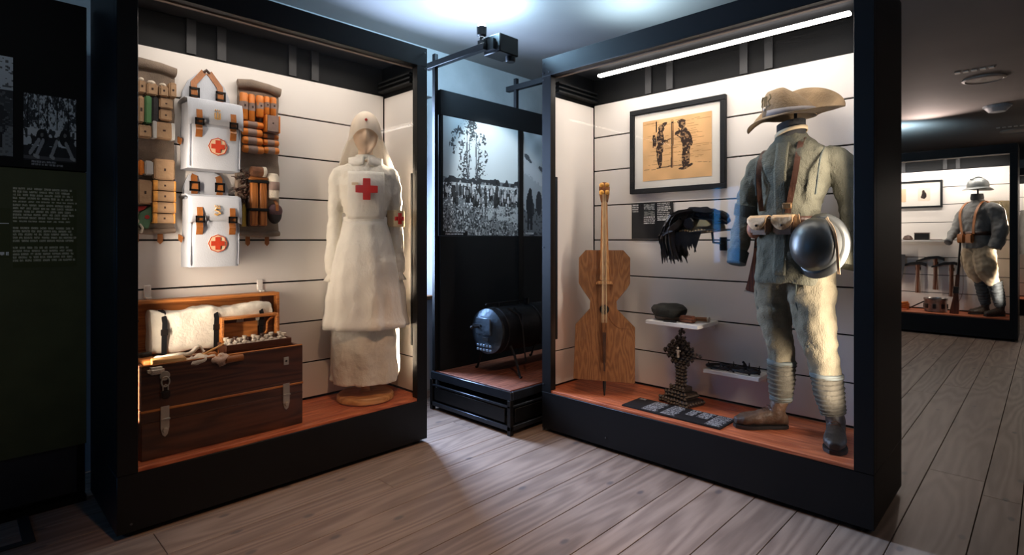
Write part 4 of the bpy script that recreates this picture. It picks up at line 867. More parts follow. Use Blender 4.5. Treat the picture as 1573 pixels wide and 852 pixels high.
MB().box(0, .302, -.008, 0, 0, .24, .001).build('panel_board', BLACK2, t)
p = Ink(100, 84, (26, 27, 30)); p.words(.02, .22, .72, .97, .06, (200, 200, 200)); p.rect(.31, .58, .80, .96, (84, 88, 88)); p.fill((p.X > .31)*(p.X < .58)*(p.Y > .8)*(p.Y < .96)*(p.noise(30, 40, 2) > .55), (150, 152, 150)); p.rect(.31, .58, .63, .76, (120, 122, 118)); p.fill((p.X > .31)*(p.X < .58)*(p.Y > .63)*(p.Y < .76)*(p.noise(20, 30, 3) > .5), (70, 72, 72))
p.words(.31, .60, .38, .62, .055, (220, 220, 218), .1); p.words(.64, .95, .44, .98, .05, (214, 214, 212), .2)
p.build('text_print', .302, .24, t, 0, -.0092, 0)
t = put('R', 'floor_label', 'black label mat with grey text lying flat in front of the dark carved stand', 'text panel', .58, .045, .2755)
p = Ink(150, 60, (24, 25, 28)); 
for x0, x1, y0 in ((.02, .10, .82), (.20, .36, .06), (.40, .55, .06), (.59, .68, .42), (.70, .82, .38), (.84, .985, .04)): p.words(x0, x1, y0, .97, .075, (170, 172, 176), .2)
MB().box(0, .59, 0, .205, 0, .006, .001).build('mat', BLACK2, t)
o = p.build('text_print', .59, .205, t, 0, 0, 0); o.rotation_euler = (-PI/2, 0, 0); o.location = (0, 0, .0075)
# grid is built upright facing -y; lay it flat with its top to the back
o.rotation_euler = (-PI/2, 0, 0)

# shelves
WHITE = M('white_shelf', (232, 229, 224), .45, 0, .02)
def shelf(k, u0, u1, v0, v1, z, label):
    t = put(k, 'wall_shelf', label, 'shelf', u0, v0, z); MB().box(0, u1-u0, 0, v1-v0, 0, .022, .002).build('shelf_board', WHITE, t); MB().box(.02, u1-u0-.02, v1-v0-.02, v1-v0, -.03, -.0005).build('shelf_bracket', WHITE, t); return t
shelf('R', .61, .945, .262, .5345, .738, 'white wall shelf carrying the black beret')
shelf('R', .93, 1.245, .365, .5345, .475, 'white wall shelf carrying iron crampons beside the soldier')
BER = M('black_wool', (38, 39, 36), .9, 0, .3, 16, .5, 90)
t = put('R', 'beret', 'soft black wool beret on the upper white shelf', 'beret', .705, .385, .7605)
b = MB(); b.lathe([(.07, 0), (.085, .01), (.09, .025), (.105, .05), (.108, .068), (.095, .085), (.05, .094), (.004, .095)], n=40).noise(.012, 16, 2); b.build('crown', BER, t)
MB().lathe([(.0865, .006), (.0885, .012), (.0895, .024)], n=32, cap=False).build('headband', M('brown_band', (60, 44, 30), .7), t, solid=.002)
t = put('R', 'leather_case', 'reddish brown leather case lying beside the beret', 'case', .845, .34, .7605)
MB().box(-.045, .045, -.025, .025, 0, .04, .008, seg=2).noise(.003, 40).build('cover', M('red_leather', (136, 80, 50), .5, 0, .25, 20, .3, 80), t); MB().box(-.048, .048, -.027, .027, .018, .022, .001).build('seam', DKLEATHER, t)
t = put('R', 'knife_handle', 'small tan wooden handle behind the red leather case', 'handle', .90, .40, .7605); MB().tube([(-.05, 0, .016), (.04, .02, .018)], [.012, .014], 10).build('grip', wood('handle_wood', (160, 110, 70), (120, 76, 44), 'x', .5, 8), t); MB().lathe([(.0145, .03), (.016, .034), (.016, .042)], (0, .02, .018), 10, 'x').build('ferrule', STEEL, t)
t = put('R', 'spectacles_case', 'thin dark object lying at the front edge of the beret shelf', 'case', .76, .285, .7605); MB().box(-.04, .04, -.012, .012, 0, .010, .004).build('cover', BLACK2, t)
CR = M('crampon_iron', (36, 34, 36), .45, .6, .25, 20)
for i, (u, v, rz, lab) in enumerate(((1.005, .44, .2, 'iron crampon on the lower white shelf, flat one away from the soldier'), (1.145, .43, -.1, 'spiked iron crampon on the lower white shelf beside the soldier'))):
    t = put('R', 'crampon', lab, 'crampon', u, v, .498, rz)
    MB().tube([((.080)*math.cos(a), .052*math.sin(a), .012+.004*i) for a in np.linspace(0, 2*PI, 28)], .0085, 8).build('frame_ring', CR, t)
    MB().tube([(-.07, 0, .014), (0, .004, .022), (.07, 0, .014)], .007, 8).tube([(0, -.043, .014), (0, .0, .02), (0, .043, .014)], .006, 8).build('cross_bar', CR, t)
    for a in np.linspace(.3, 2*PI+.3, 6)[:-1]: MB().tube([(.078*math.cos(a), .048*math.sin(a), .0), (.079*math.cos(a), .049*math.sin(a), .018), (.080*math.cos(a), .050*math.sin(a), .028+.022*i*(math.sin(a) > -.4))], [.006, .006, .002], 6).build('spike', CR, t)
    if i: MB().tube([(0, .0, .02), (.0, .0, .05), (-.012, .0, .062)], .007, 8).ball((.0, 0, .04), .012, 8, 6).build('center_spike', CR, t)

# home-made cello
CEL = wood('cello_board', (150, 100, 60), (118, 74, 42), 'z', .5, 7, .03)
CELD = wood('cello_side', (132, 82, 44), (96, 56, 28), 'z', .5, 6, .03)
t = put('R', 'cello', 'angular home-made brown cello leaning in the corner', 'cello', .386, .150, .2755)
t.rotation_euler = (0, 0, math.radians(-55.3))
TL = Matrix.Rotation(math.radians(-10), 4, 'X')
def cel(b, name, m, par=None, **kw): return b.xform(TL).build(name, m, par or t, **kw)
out = [(-.188, .10), (.182, .085), (.186, .43), (.075, .535), (.072, .585), (.140, .67), (.158, .70), (.160, .865), (.118, .915), (-.118, .915), (-.160, .865), (-.160, .70), (-.142, .67), (-.085, .585), (-.088, .535), (-.178, .44)]
cel(MB().prism(out, .0, .10), 'ribs', CELD)
cel(MB().prism([(x*1.03, z+.004*math.copysign(1, z-.5)) for x, z in out], -.010, -.0005, .002), 'front_board', CEL)
cel(MB().prism([(x*1.03, z+.004*math.copysign(1, z-.5)) for x, z in out], .1005, .108), 'back_board', CELD)
cel(MB().lathe([(.030, -.0112), (.030, -.0102)], (0, 0, .535), 28, 'y'), 'sound_hole', M('hole_dark', (18, 12, 9), .9))
cel(MB().lathe([(.031, -.0118), (.036, -.0118), (.036, -.0102), (.031, -.0102)], (0, 0, .535), 28, 'y', False), 'hole_ring', CELD)
cel(MB().prism([(-.030, .72), (.030, .72), (.020, 1.235), (-.020, 1.235)], -.034, -.0105, .004), 'fingerboard', wood('cello_neck', (200, 146, 92), (160, 106, 60), 'z', .45, 8, .03))
cel(MB().prism([(-.018, .92), (.018, .92), (.018, 1.236), (-.018, 1.236)], -.0104, .02, .006), 'neck', CELD)
cel(MB().prism([(-.022, 1.237), (.022, 1.237), (.034, 1.30), (.036, 1.345), (.018, 1.372), (-.018, 1.372), (-.036, 1.345), (-.034, 1.30)], -.030, .014, .006), 'peg_head', CEL)
for x in (-.018, .018):
    for z in (1.295, 1.345): cel(MB().tube([(x, -.03, z), (x, -.045, z)], .006).ball((x, -.055, z), (.016, .014, .016), 12, 8), 'tuning_peg', M('golden_peg', (206, 148, 62), .35, 0, .2, 20))
cel(MB().prism([(-.055, .695), (.055, .695), (.048, .712), (.02, .718), (-.02, .718), (-.048, .712)], -.034, -.0105, .002), 'bridge', wood('cello_neck', (200, 146, 92), (160, 106, 60)))
cel(MB().prism([(-.016, .47), (.016, .47), (.012, .20), (-.012, .20)], -.030, -.0105, .003), 'tailpiece', CELD)
cel(MB().prism([(-.012, .39), (.012, .39), (.005, .15), (-.005, .15)], -.034, -.0302, .001), 'tail_cord', DKLEATHER)
for x in (-.012, -.004, .004, .012): cel(MB().tube([(x*1.2, -.032, .45), (x, -.038, .71), (x*.8, -.036, 1.235), (x*.9, -.032, 1.29)], .0016, 6), 'string', M('gut_string', (214, 190, 150), .5))
cel(MB().tube([(0, .0, .0), (0, .002, .05), (0, .012, .20)], [.004, .010, .012], 10), 'end_spike', IRONB)
cel(MB().tube([(.0, -.0115, .535), (.05, -.0115, .45), (.09, -.0115, .42), (.17, -.0115, .415)], .0015, 5), 'board_crack', CELD)

# carved dark monstrance built of notched blocks
DW = M('dark_carved_wood', (27, 20, 17), .4, 0, .35, 26)
t = put('R', 'carved_stand', 'dark notched carved wooden cross stand on the case floor', 'carved stand', .806, .345, .2755, -.25)
def gem(b, x, z, s, y=-.02):
    v = [(x, y-s*.8, z), (x-s, y, z), (x, y, z+s), (x+s, y, z), (x, y, z-s), (x, y+s*.4, z)]
    b._add(v, [(0, 2, 1), (0, 3, 2), (0, 4, 3), (0, 1, 4), (5, 1, 2), (5, 2, 3), (5, 3, 4), (5, 4, 1)])
b = MB(); b.box(-.105, .105, -.075, .075, 0, .035, .006).box(-.075, .075, -.055, .055, .0355, .075, .006).box(-.048, .048, -.04, .04, .0755, .105, .005); b.build('stepped_base', DW, t, smooth=False)
b = MB(); b.box(-.02, .02, -.018, .018, .1055, .22, .003); b.build('stem', DW, t, smooth=False)
b = MB(); b.prism([(0, .20), (.09, .30), (0, .40), (-.09, .30)], -.014, .014, .003); b.build('diamond_head', DW, t, smooth=False)
b = MB(); rg = random.Random(4)
for i in range(-4, 5):
    for j in range(-4, 5):
        if abs(i)+abs(j) > 4 or (i == 0 and abs(j) <= 1): continue
        gem(b, i*.0285+rg.uniform(-.002, .002), .30+j*.0285, .0185-.001*rg.random(), -.012-.012*rg.random()); gem(b, i*.0285+.014, .30+j*.0285+.014, .010, -.02)
for x, z in ((0, .43), (0, .445), (.135, .30), (-.135, .30), (.015, .425), (-.015, .425)): gem(b, x, z, .014, 0)
for z in np.linspace(.115, .215, 6):
    for x in (-.02, 0, .02): gem(b, x, z, .015, -.02)
    for x in (-.028, .028): gem(b, x, z, .015, 0)
for (hw, yy, z0, z1) in ((.10, -.077, .004, .034), (.072, -.057, .038, .074), (.046, -.042, .078, .104)):
    for x in np.linspace(-hw, hw, int(hw*2/.022)+1):
        for z in np.linspace(z0+.008, z1-.006, 2): gem(b, x, z+rg.uniform(-.003, .004), .0145, yy)
for (hw, yy, z) in ((.10, .07, .02), (.072, .05, .056)):
    for y in np.linspace(-yy, yy, 7):
        for s in (-1, 1): gem(b, s*(hw+.005), z, .012, y)
b.build('carved_notches', DW, t, smooth=False, kind='stuff')
MB().tube([(0, -.03, .275), (0, -.032, .32)], [.007, .009], 8).tube([(-.016, -.03, .315), (.016, -.03, .315)], .005, 6).ball((0, -.033, .332), .007, 8, 6).build('small_figure', M('ivory_figure', (196, 180, 160), .5), t)

# feathered hat on a wall holder
FEA = M('dark_feathers', (34, 28, 26), .45, 0, .5, 20, spec=.6)
FEL = M('olive_felt', (120, 110, 84), .85, 0, .2, 16, .4, 120)
t = put('R', 'feathered_hat', 'peaked hat with a long plume of dark feathers held on the wall', 'hat', .93, .37, 1.275)
b = MB(); b.ball((.0, 0, .035), (.125, .085, .082), 32, 20)
for v in b.bm.verts:
    if v.co.z < .03: v.co.z = .03+(v.co.z-.03)*.12
b.noise(.006, 16, 4).build('crown', FEL, t)
b = MB(); rings = []
for i in range(48):
    a = 2*PI*i/48; e = 1+.55*max(0, math.cos(a))**2; x = math.cos(a); y = math.sin(a)
    rings.append([Vector((x*.105, y*.075, .034)), Vector((x*.128*e*.95, y*.09, .026+.008*math.cos(a))), Vector((x*.142*e, y*.10, .020+.016*math.cos(a)))])
b.loft(rings, cap=False, close=False, loop=True).build('brim', M('dark_brim', (60, 54, 44), .7, 0, .2, 16), t, solid=.007)
for i in range(12): MB().ball((-.105+.017*i, -.082-.012*math.sin(i/11*PI), .026+.004*math.sin(i)), (.007, .006, .006), 8, 6).build('chain_bead', M('tan_bead', (190, 156, 110), .6), t)
b = MB(); b.prism([(.0, .05), (.07, .05), (.085, .06), (.06, .085), (.02, .09)], -.096, -.086, .002); b.build('badge_patch', M('khaki_patch', (160, 142, 96), .8), t)
MB().lathe([(.028, -.1), (.034, -.095), (.034, -.088)], (-.045, 0, .07), 16, 'y').noise(.006, 60, 2).build('cockade', FEA, t)
b = MB(); rg = random.Random(12)
for i in range(270):
    f = rg.random(); y0 = rg.uniform(-.10, .06); L_ = rg.uniform(.10, .30)
    x0 = .16-.30*f; z0 = .085+.04*math.sin(PI*f)+rg.uniform(-.02, .012)
    p0 = Vector((x0, y0*.6, z0)); end = Vector((-.235+.11*rg.random()+.02, y0-.02, -.17+.16*rg.random()*f if rg.random() > .3 else -.12)); 
    if f < .35: end = Vector((x0-.13, y0, z0-.01)); 
    mid = Vector((min(x0, -.13+.1*rg.random())-.04, y0*1.1-.02, z0+.01-.06*f)); 
    if f < .35: mid = (p0+end)/2+Vector((0, 0, .018))
    P = [p0, p0*.6+mid*.4+Vector((0, 0, .012)), mid, mid*.5+end*.5+Vector((-.03, 0, .02)), end]; P = smooth_path(P, 2)
    n_p = len(P); wds = [.008+.030*math.sin(PI*min(1, (q+1)/n_p))**.8 for q in range(n_p)]; wds[-1] = .003
    rd = Vector((rg.uniform(-.4, .4), rg.uniform(.5, 1), rg.uniform(-.4, .5)))
    if rg.random() < .5: rd = Vector((.6, .2, .8))
    b.ribbon(P, rd, wds, .002)
for i in range(40):
    x = rg.uniform(-.12, .02); b.ribbon([(x, -.09, .02), (x-.015, -.10, -.03), (x-.01+rg.uniform(-.03, .02), -.095, rg.uniform(-.10, -.04))], (1, .3, 0), [.018, .02, .004], .002)
b.build('plume', FEA, t, kind='stuff')
MB().tube([(.05, 0, .03), (.05, .02, -.04), (.05, .164, -.05)], .007).box(.03, .07, .15, .1645, -.09, -.01).build('wall_holder', BLACK, t)

# ------------------------------------------------------------------ soldier figures
WOOL = M('grey_green_wool', (84, 83, 70), .95, 0, .14, 7, .5, 150, fold=.35)
WOOL2 = M('faded_trouser_wool', (106, 99, 81), .95, 0, .16, 7, .5, 150, fold=.35)
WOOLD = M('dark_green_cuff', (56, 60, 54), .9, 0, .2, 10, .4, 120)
PUTT = M('grey_puttee_cloth', (78, 74, 64), .95, 0, .2, 16, .5, 120)
BOOTM = M('worn_boot_leather', (82, 60, 44), .55, 0, .45, 12, .4, 60)
BOOTD = M('black_boot_leather', (50, 42, 36), .5, 0, .5, 14, .4, 60)
SOLE = M('boot_sole', (26, 22, 20), .6)
def limb_build(limbs, balls=()):
    b = MB()
    for P, Rv in limbs:
        b.tube(smooth_path(P, 5), smooth_vals([(r, r*.95) if not isinstance(r, tuple) else r for r in Rv], 5), 20)
    for c, r in balls: b.ball(c, r, 24, 16)
    return b
def boot(t, heel, toe, ank, m, sc=1.0, top=.145):
    h = Vector((heel[0], heel[1], 0)); d = Vector((toe[0]-heel[0], toe[1]-heel[1], 0)); L_ = d.length; d.normalize(); s = Vector((0, 0, 1)).cross(d)
    secs = [(0, .022, .05), (.02, .032, .07), (.07, .035, .085), (.13, .040, .075), (.19, .047, .060), (.24, .042, .050), (.275, .022, .034)]
    b = MB(); rings = []
    for q, w_, hh in secs:
        q = q/.275*L_; c = h+d*q; rings.append([c+s*(w_*sc*math.copysign(abs(math.cos(a))**.7, math.cos(a)))+Vector((0, 0, .018+(hh*sc)*(.5+.5*math.copysign(abs(math.sin(a))**.75, math.sin(a))))) for a in np.linspace(0, 2*PI, 24, endpoint=False)])
    b.loft(rings); A = h+d*(.055*sc); ak = Vector(ank)
    b.tube(smooth_path([A+Vector((0, 0, .045)), A+Vector((0, 0, .085))*1, ak*.6+A*.4+Vector((0, 0, .0)) if False else Vector((A.x*.6+ak.x*.4, A.y*.6+ak.y*.4, .115)), Vector((ak.x, ak.y, top))], 3), [(.040*sc, .046*sc)]*10, 20)
    bo = remesh(b, .006, 3).noise(.004, 26, 2).build('boot', m, t)
    bs = MB(); pts = [(0, .020), (.02, .033), (.08, .036), (.11, .034), (.15, .043), (.2, .049), (.245, .043), (.278, .020)]
    ol = [h+d*(q/.275*L_)+s*w_*sc for q, w_ in pts]+[h+d*(q/.275*L_)-s*w_*sc for q, w_ in pts[::-1]]
    bs.loft([[p+Vector((0, 0, z)) for p in ol] for z in (.002, .019)]); hl = [h+d*(q/.275*L_)+s*w_*sc for q, w_ in pts[:3]]+[h+d*(q/.275*L_)-s*w_*sc for q, w_ in pts[:3][::-1]]
    bs.build('sole', SOLE, bo)
    lc = MB()
    for q in range(5):
        c = h+d*(L_*(.30+.055*q)); zz = (.125-.010*q)*sc; lc.tube([c+s*.022+Vector((0, 0, zz-.006)), c+Vector((0, 0, zz+.002)), c-s*.022+Vector((0, 0, zz-.006))], .0028, 6)
    lc.build('laces', DKLEATHER, bo); return bo
def puttee(t, P, R0, m, n=9):
    P = smooth_path(P, 8); m_ = len(P); b = MB(); rings = []; rs = []
    Rv = [np.interp(i/(m_-1), np.linspace(0, 1, len(R0)), R0) for i in range(m_)]
    path = []; rad = []
    for i in range(n*4+1):
        f = i/(n*4)*(m_-1); k = min(int(f), m_-2); q = P[k].lerp(P[k+1], f-k); path.append(q); rr = np.interp(f, range(m_), Rv); rad.append(rr*(1+.11*(1-(i % 4)/3)))
    b.tube(path, [(r, r) for r in rad], 24).noise(.004, 30, 3); return b.build('puttee', m, t)

t = put('R', 'soldier_mannequin', 'headless grey wool soldier figure with puttees and laced boots', 'mannequin', 1.45, .285, .2755)
b = MB(); rings = []
tr = [(.752, .172, .140, -.012), (.80, .171, .139, -.012), (.86, .165, .132, -.012), (.95, .150, .122, -.02), (1.04, .136, .112, -.026), (1.09, .133, .110, -.028), (1.14, .142, .114, -.024), (1.22, .160, .122, -.012), (1.32, .176, .124, -.0), (1.37, .182, .114, .004), (1.415, .160, .096, .004), (1.452, .112, .078, .0), (1.485, .080, .068, -.008), (1.515, .066, .064, -.014)]
ZZ, RX, RYs, CX = zip(*tr)
for z in np.linspace(.752, 1.515, 60):
    rings.append(ring(np.interp(z, ZZ, CX), 0, z, np.interp(z, ZZ, RX), np.interp(z, ZZ, RYs), 56, 2.3, .018*max(0, (1.02-z)/.25)+.004, 5, z*3))
b.loft(rings)
for P, Rv in (([(-.13, .01, 1.392), (-.182, .012, 1.34), (-.222, .02, 1.24), (-.25, .02, 1.10), (-.268, -.015, .97), (-.272, -.055, .855)], [.052, .064, .064, .056, .050, .042]),
              ([(.13, .01, 1.395), (.19, .012, 1.345), (.232, .03, 1.24), (.256, .035, 1.10), (.262, .0, .97), (.246, -.045, .855)], [.052, .064, .064, .060, .060, .054])):
    b.tube(smooth_path(P, 5), smooth_vals([(r, r) for r in Rv], 5), 22)
j = remesh(b, .0085, 2); j.noise(.014, 8, 6).noise(.009, 19, 3).noise(.003, 48, 5); j.build('jacket', WOOL, t)
MB().prism([(-.055, .80), (-.005, .80), (.002, 1.40), (-.042, 1.44), (-.05, 1.2)], -.142, -.118, .004).xform(Matrix.Translation((-.004, 0, 0)))
b = MB(); rings = []
for z in np.linspace(.80, 1.46, 26):
    cx = np.interp(z, ZZ, CX); rx = np.interp(z, ZZ, RX); ry = np.interp(z, ZZ, RYs); row = []
    for x in np.linspace(-.055, .004, 6): row.append(Vector((x, -(ry+.006+.003*math.sin(z*40))*max(0, 1-(abs(x-cx)/(rx+.01))**2.3)**(1/2.3), z)))
    rings.append(row)
b.loft(rings, cap=False, close=False).build('button_placket', WOOL, t, solid=.008)
b = MB(); rings = []
for z in (1.49, 1.51, 1.54, 1.568): rings.append(ring(-.014, -.004, z, .060, .058, 32, 2, 0, 1, 0, .22, -.05))
b.loft(rings, cap=False).build('collar', M('dark_collar', (46, 46, 46), .95, 0, .3, 20, .4, 100), t, solid=.014)
MB().loft([ring(-.013, -.006, z, .0735, .0715, 32, 2, 0, 1, 0, .26, -.08) for z in (1.508, 1.526)], cap=False).noise(.002, 50).build('collar_lining', M('cream_lining', (196, 176, 142), .8), t, solid=.006)
MB().ball((-.014, 0, 1.535), (.052, .050, .03), 24, 12).build('neck_plug', BLACK2, t)
MB().tube([(.0, .02, 1.53), (.0, .02, 1.63)], .008).build('hat_rod', BLACK, t)
for P in ([(.13, -.118, 1.19), (.140, -.116, 1.28), (.146, -.094, 1.37), (.146, -.03, 1.425)], [(-.145, -.112, 1.20), (-.150, -.110, 1.28), (-.150, -.088, 1.37), (-.146, -.03, 1.425)]): MB().tube(smooth_path(P), .0045, 6).build('sleeve_seam', WOOLD, t)
# cuffs
for P, r in (([(-.2695, -.035, .91), (-.272, -.058, .848)], .049), ([(.2575, -.03, .90), (.25, -.048, .846)], .063)):
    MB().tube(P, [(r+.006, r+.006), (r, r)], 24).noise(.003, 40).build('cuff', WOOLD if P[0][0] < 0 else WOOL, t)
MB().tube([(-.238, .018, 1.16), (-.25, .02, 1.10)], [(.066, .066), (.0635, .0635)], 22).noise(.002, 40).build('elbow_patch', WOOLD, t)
b = limb_build([([(-.075, 0, .84), (-.092, .0, .72), (-.09, -.008, .60), (-.072, -.02, .515), (-.062, -.005, .42), (-.062, .0, .335)], [.098, .100, .090, .072, .066, .058]),
                ([(.075, 0, .84), (.088, -.02, .70), (.105, -.045, .59), (.128, -.065, .495), (.143, -.04, .40), (.152, -.02, .305)], [.105, .108, .098, .078, .072, .062])], [((-.005, .005, .83), (.16, .115, .085))])
j = remesh(b, .009, 3); j.noise(.014, 9, 4).noise(.010, 20, 8).noise(.003, 50, 2); j.build('trousers', WOOL2, t)
for pts in ([(-.165, -.05, .80), (-.165, -.05, .66), (-.135, -.058, .52)], [(.045, -.115, .78), (.045, -.118, .66), (.085, -.12, .56), (.105, -.13, .46)]): MB().tube(smooth_path(pts), .004, 6).build('trouser_seam', WOOLD, t)
puttee(t, [(-.062, .0, .345), (-.064, .005, .25), (-.066, .008, .145)], [.064, .061, .048], PUTT)
puttee(t, [(.152, -.02, .315), (.164, -.015, .22), (.178, -.005, .135)], [.068, .062, .050], PUTT)
for c, r in (((-.062, 0, .345), .066), ((.152, -.02, .318), .071), ((-.066, .008, .16), .052)): MB().lathe([(r-.002, -.012), (r+.003, -.008), (r+.003, .008), (r-.002, .012)], c, 24).build('puttee_band', M('blue_grey_band', (92, 98, 96), .9), t)
boot(t, (-.045, .035), (-.245, -.14), (-.066, .008), BOOTM, 1.0, .155)
boot(t, (.178, .045), (.232, -.20), (.18, -.005), BOOTD, 1.05, .15)
# leather braces
sp = smooth_path([(.045, .055, 1.475), (.052, -.04, 1.478), (.05, -.098, 1.40), (.042, -.130, 1.28), (.022, -.128, 1.18), (.008, -.120, 1.105)])
MB().ribbon(sp, (1, .25, 0), .026, .006).build('shoulder_strap', DKLEATHER, t)
MB().box(-.012, .030, -.142, -.128, 1.125, 1.155, .003).build('strap_buckle', M('brass_buckle', (120, 90, 56), .4, .6), t)
MB().ribbon(smooth_path([(-.125, .03, 1.445), (-.130, -.05, 1.425), (-.135, -.105, 1.34), (-.128, -.118, 1.22), (-.125, -.10, 1.12)]), (1, .3, 0), .024, .006).build('sling_strap', DKLEATHER, t)
MB().loft([ring(-.028, 0, z, .147, .124, 48, 2.3) for z in (1.055, 1.09)], cap=False).build('belt', DKLEATHER, t, solid=.006)
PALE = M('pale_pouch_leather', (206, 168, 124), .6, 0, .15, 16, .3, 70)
for x, rz in ((-.112, .22), (.0, 0)):
    R_m = Matrix.Translation((x, -.150, 1.0)) @ Matrix.Rotation(-rz, 4, 'Z')
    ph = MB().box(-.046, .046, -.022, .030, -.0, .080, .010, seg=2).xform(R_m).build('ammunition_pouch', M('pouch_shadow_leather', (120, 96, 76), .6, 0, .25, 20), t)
    b = MB(); rings = []
    for y, z in ((.03, .088), (-.01, .094), (-.030, .082), (-.034, .06), (-.036, .022)): rings.append([Vector((q, y, z+(.040*(abs(q)/.05)**2.2 if z < .05 else (.02*(abs(q)/.05)**2.2 if z < .07 else 0)))) for q in np.linspace(-.05, .05, 11)])
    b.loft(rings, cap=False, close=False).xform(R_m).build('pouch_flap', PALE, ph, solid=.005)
    MB().ball((0, -.039, .045), .006, 8, 6).xform(R_m).build('stud', IRONB, ph)
MB().ribbon([(.052, -.150, 1.095), (.062, -.152, 1.04), (.060, -.146, .985)], (1, 0, 0), .032, .005).build('hanging_strap', PALE, t)
MB().ball((-.165, -.09, 1.03), (.035, .04, .05), 16, 12).build('side_pouch', M('red_leather', (136, 80, 50), .5), t)

# helmet hanging at the hip
HST = M('helmet_steel', (84, 86, 85), .36, .7, .25, 6, .08, 20)
t = put('R', 'steel_helmet', 'dark steel helmet hanging at the soldier\'s hip', 'helmet', 1.592, .172, 1.222)
RH = Matrix.Rotation(math.radians(-14), 4, 'Z') @ Matrix.Rotation(math.radians(78), 4, 'X')
b = MB(); rings = []
for r, z in ((.118, 0), (.119, .03), (.112, .065), (.092, .10), (.060, .122), (.02, .132), (.003, .133)): rings.append([Vector((r*.92*math.cos(a), r*1.08*math.sin(a), z)) for a in np.linspace(0, 2*PI, 44, endpoint=False)])
b.loft(rings).xform(RH).build('dome', HST, t)
b = MB(); rings = []
for r, z in ((.116, .012), (.130, .0), (.143, -.010), (.146, -.014)): rings.append([Vector((r*.92*math.cos(a), r*1.08*math.sin(a), z-.012*math.cos(2*a))) for a in np.linspace(0, 2*PI, 48, endpoint=False)])
b.loft(rings, cap=False).xform(RH).build('brim', HST, t, solid=.003)
MB().ribbon(smooth_path([(.02, .140, .0), (.06, .105, .05), (.098, .06, .066), (.112, -.01, .052), (.112, -.09, .022), (.105, -.13, -.006)]), (1, .3, .2), .012, .003).xform(RH).build('chin_strap', PALE, t)
# felt hat on its rod
HAT = M('brown_grey_felt', (124, 103, 76), .9, 0, .22, 10, .4, 110)
t = put('R', 'felt_hat', 'wide brimmed brown felt hat floating on a rod above the soldier', 'hat', 1.452, .30, 1.875, math.radians(6))
b = MB(); rings = []
for z, rx, ry, cx in ((.0, .122, .100, -.028), (.03, .122, .099, -.032), (.07, .116, .094, -.040), (.11, .104, .082, -.050), (.138, .082, .062, -.058), (.152, .045, .035, -.062), (.155, .004, .004, -.062)): rings.append(ring(cx, 0, z, rx, ry, 44, 2.2))
b.loft(rings, cap=False)
for v in b.bm.verts: v.co.z *= 1-.38*min(1, max(0, (v.co.x+.05)/.12)); v.co.z -= .022*math.exp(-(v.co.y/.02)**2)*max(0, (v.co.z-.08)/.07)
b.noise(.007, 12, 3).build('crown', HAT, t, solid=.004)
b = MB(); rings = []
for i in range(72):
    a = 2*PI*i/72; ca, sa = math.cos(a), math.sin(a)   # a=PI is the front (viewer's left), a=0 the back, sa>0 the far side
    up = .165*max(0, sa)**.9*(.5+.5*math.cos(a-1.15))**.8+.020*max(0, ca)-.062*max(0, -ca)**2*(1-.6*abs(sa)); nar = 1-.75*math.exp(-((a-4.15)/.55)**2)
    near = -.012*max(0, -sa)
    row = []
    for q in (0, .3, .6, .85, 1):
        rx = .118+(.086+.042*max(0, ca))*q; ry = .097+.055*q*(1-.55*max(0, sa))*nar
        row.append(Vector((-.028+rx*ca, ry*sa, (up+near)*q**1.3+.004)))
    rings.append(row)
b.loft(rings, cap=False, close=False, loop=True).noise(.004, 14, 6).build('brim', HAT, t, solid=.006)
MB().loft([[p+Vector((0, 0, 0)) for p in ring(-.029, 0, z, .124, .102, 44, 2.2)] for z in (.004, .034)], cap=False).noise(.002, 40).build('hat_band', M('grey_hat_band', (128, 122, 120), .8, 0, .15, 20), t, solid=.003)
b = MB(); EM = M('dark_gold_thread', (92, 78, 46), .7, 0, .3, 50)
def hp(x, z): 
    rx = np.interp(z, (.03, .07, .11, .138), (.122, .116, .104, .082)); ry = np.interp(z, (.03, .07, .11, .138), (.099, .094, .082, .062)); cx = np.interp(z, (.03, .07, .11, .138), (-.032, -.04, -.05, -.058))
    a = PI+.75+x/.11; return Vector((cx+(rx+.004)*math.cos(a), (ry+.004)*math.sin(a), z))
for pts in ([(-.035, .115), (-.045, .095), (-.03, .08), (-.038, .062)], [(.03, .118), (.038, .098), (.022, .082), (.03, .06)], [(-.03, .06), (0, .05), (.03, .06)], [(-.006, .11), (-.006, .06)], [(.008, .11), (.008, .06)]): b.tube([hp(*q) for q in pts], .005, 6)
b.build('eagle_badge', EM, t); MB().ball(hp(-.005, .045), .012, 10, 8).build('badge_stud', STEEL, t)
# rifle slung behind the right arm
RW = wood('rifle_walnut', (112, 64, 40), (70, 36, 22), 'z', .4, 7, .05)
t = put('R', 'rifle', 'wooden rifle slung butt down behind the grey soldier\'s arm', 'rifle', 1.210, .398, .965, math.radians(10))
t.rotation_euler = (0, math.radians(5), FR['R'][3])
MB().prism([(-.045, .0), (.05, -.012), (.040, .10), (.030, .20), (.028, .30), (.022, .60), (-.010, .60), (-.012, .30), (-.010, .20)], -.022, .022, .006).build('stock', RW, t)
MB().tube([(.008, 0, .30), (.010, 0, .66)], .010, 10).build('barrel', IRONB, t)
MB().box(-.02, .03, -.014, .014, .215, .30, .004).tube([(.0, -.015, .25), (.0, -.05, .245)], .006).build('bolt_action', IRONB, t)
MB().prism([(-.047, -.006), (.051, -.019), (.052, -.014), (-.046, .001)], -.024, .024).build('butt_plate', STEEL, t)
MB().ribbon(smooth_path([(.03, -.026, .12), (.055, -.032, .2), (.055, -.03, .32), (.04, -.026, .42)]), (0, 1, 0), .02, .004).build('sling', DKLEATHER, t)
MB().ball((.01, -.024, .09), .006, 8, 6).build('sling_stud', M('brass_buckle', (120, 90, 56)), t)

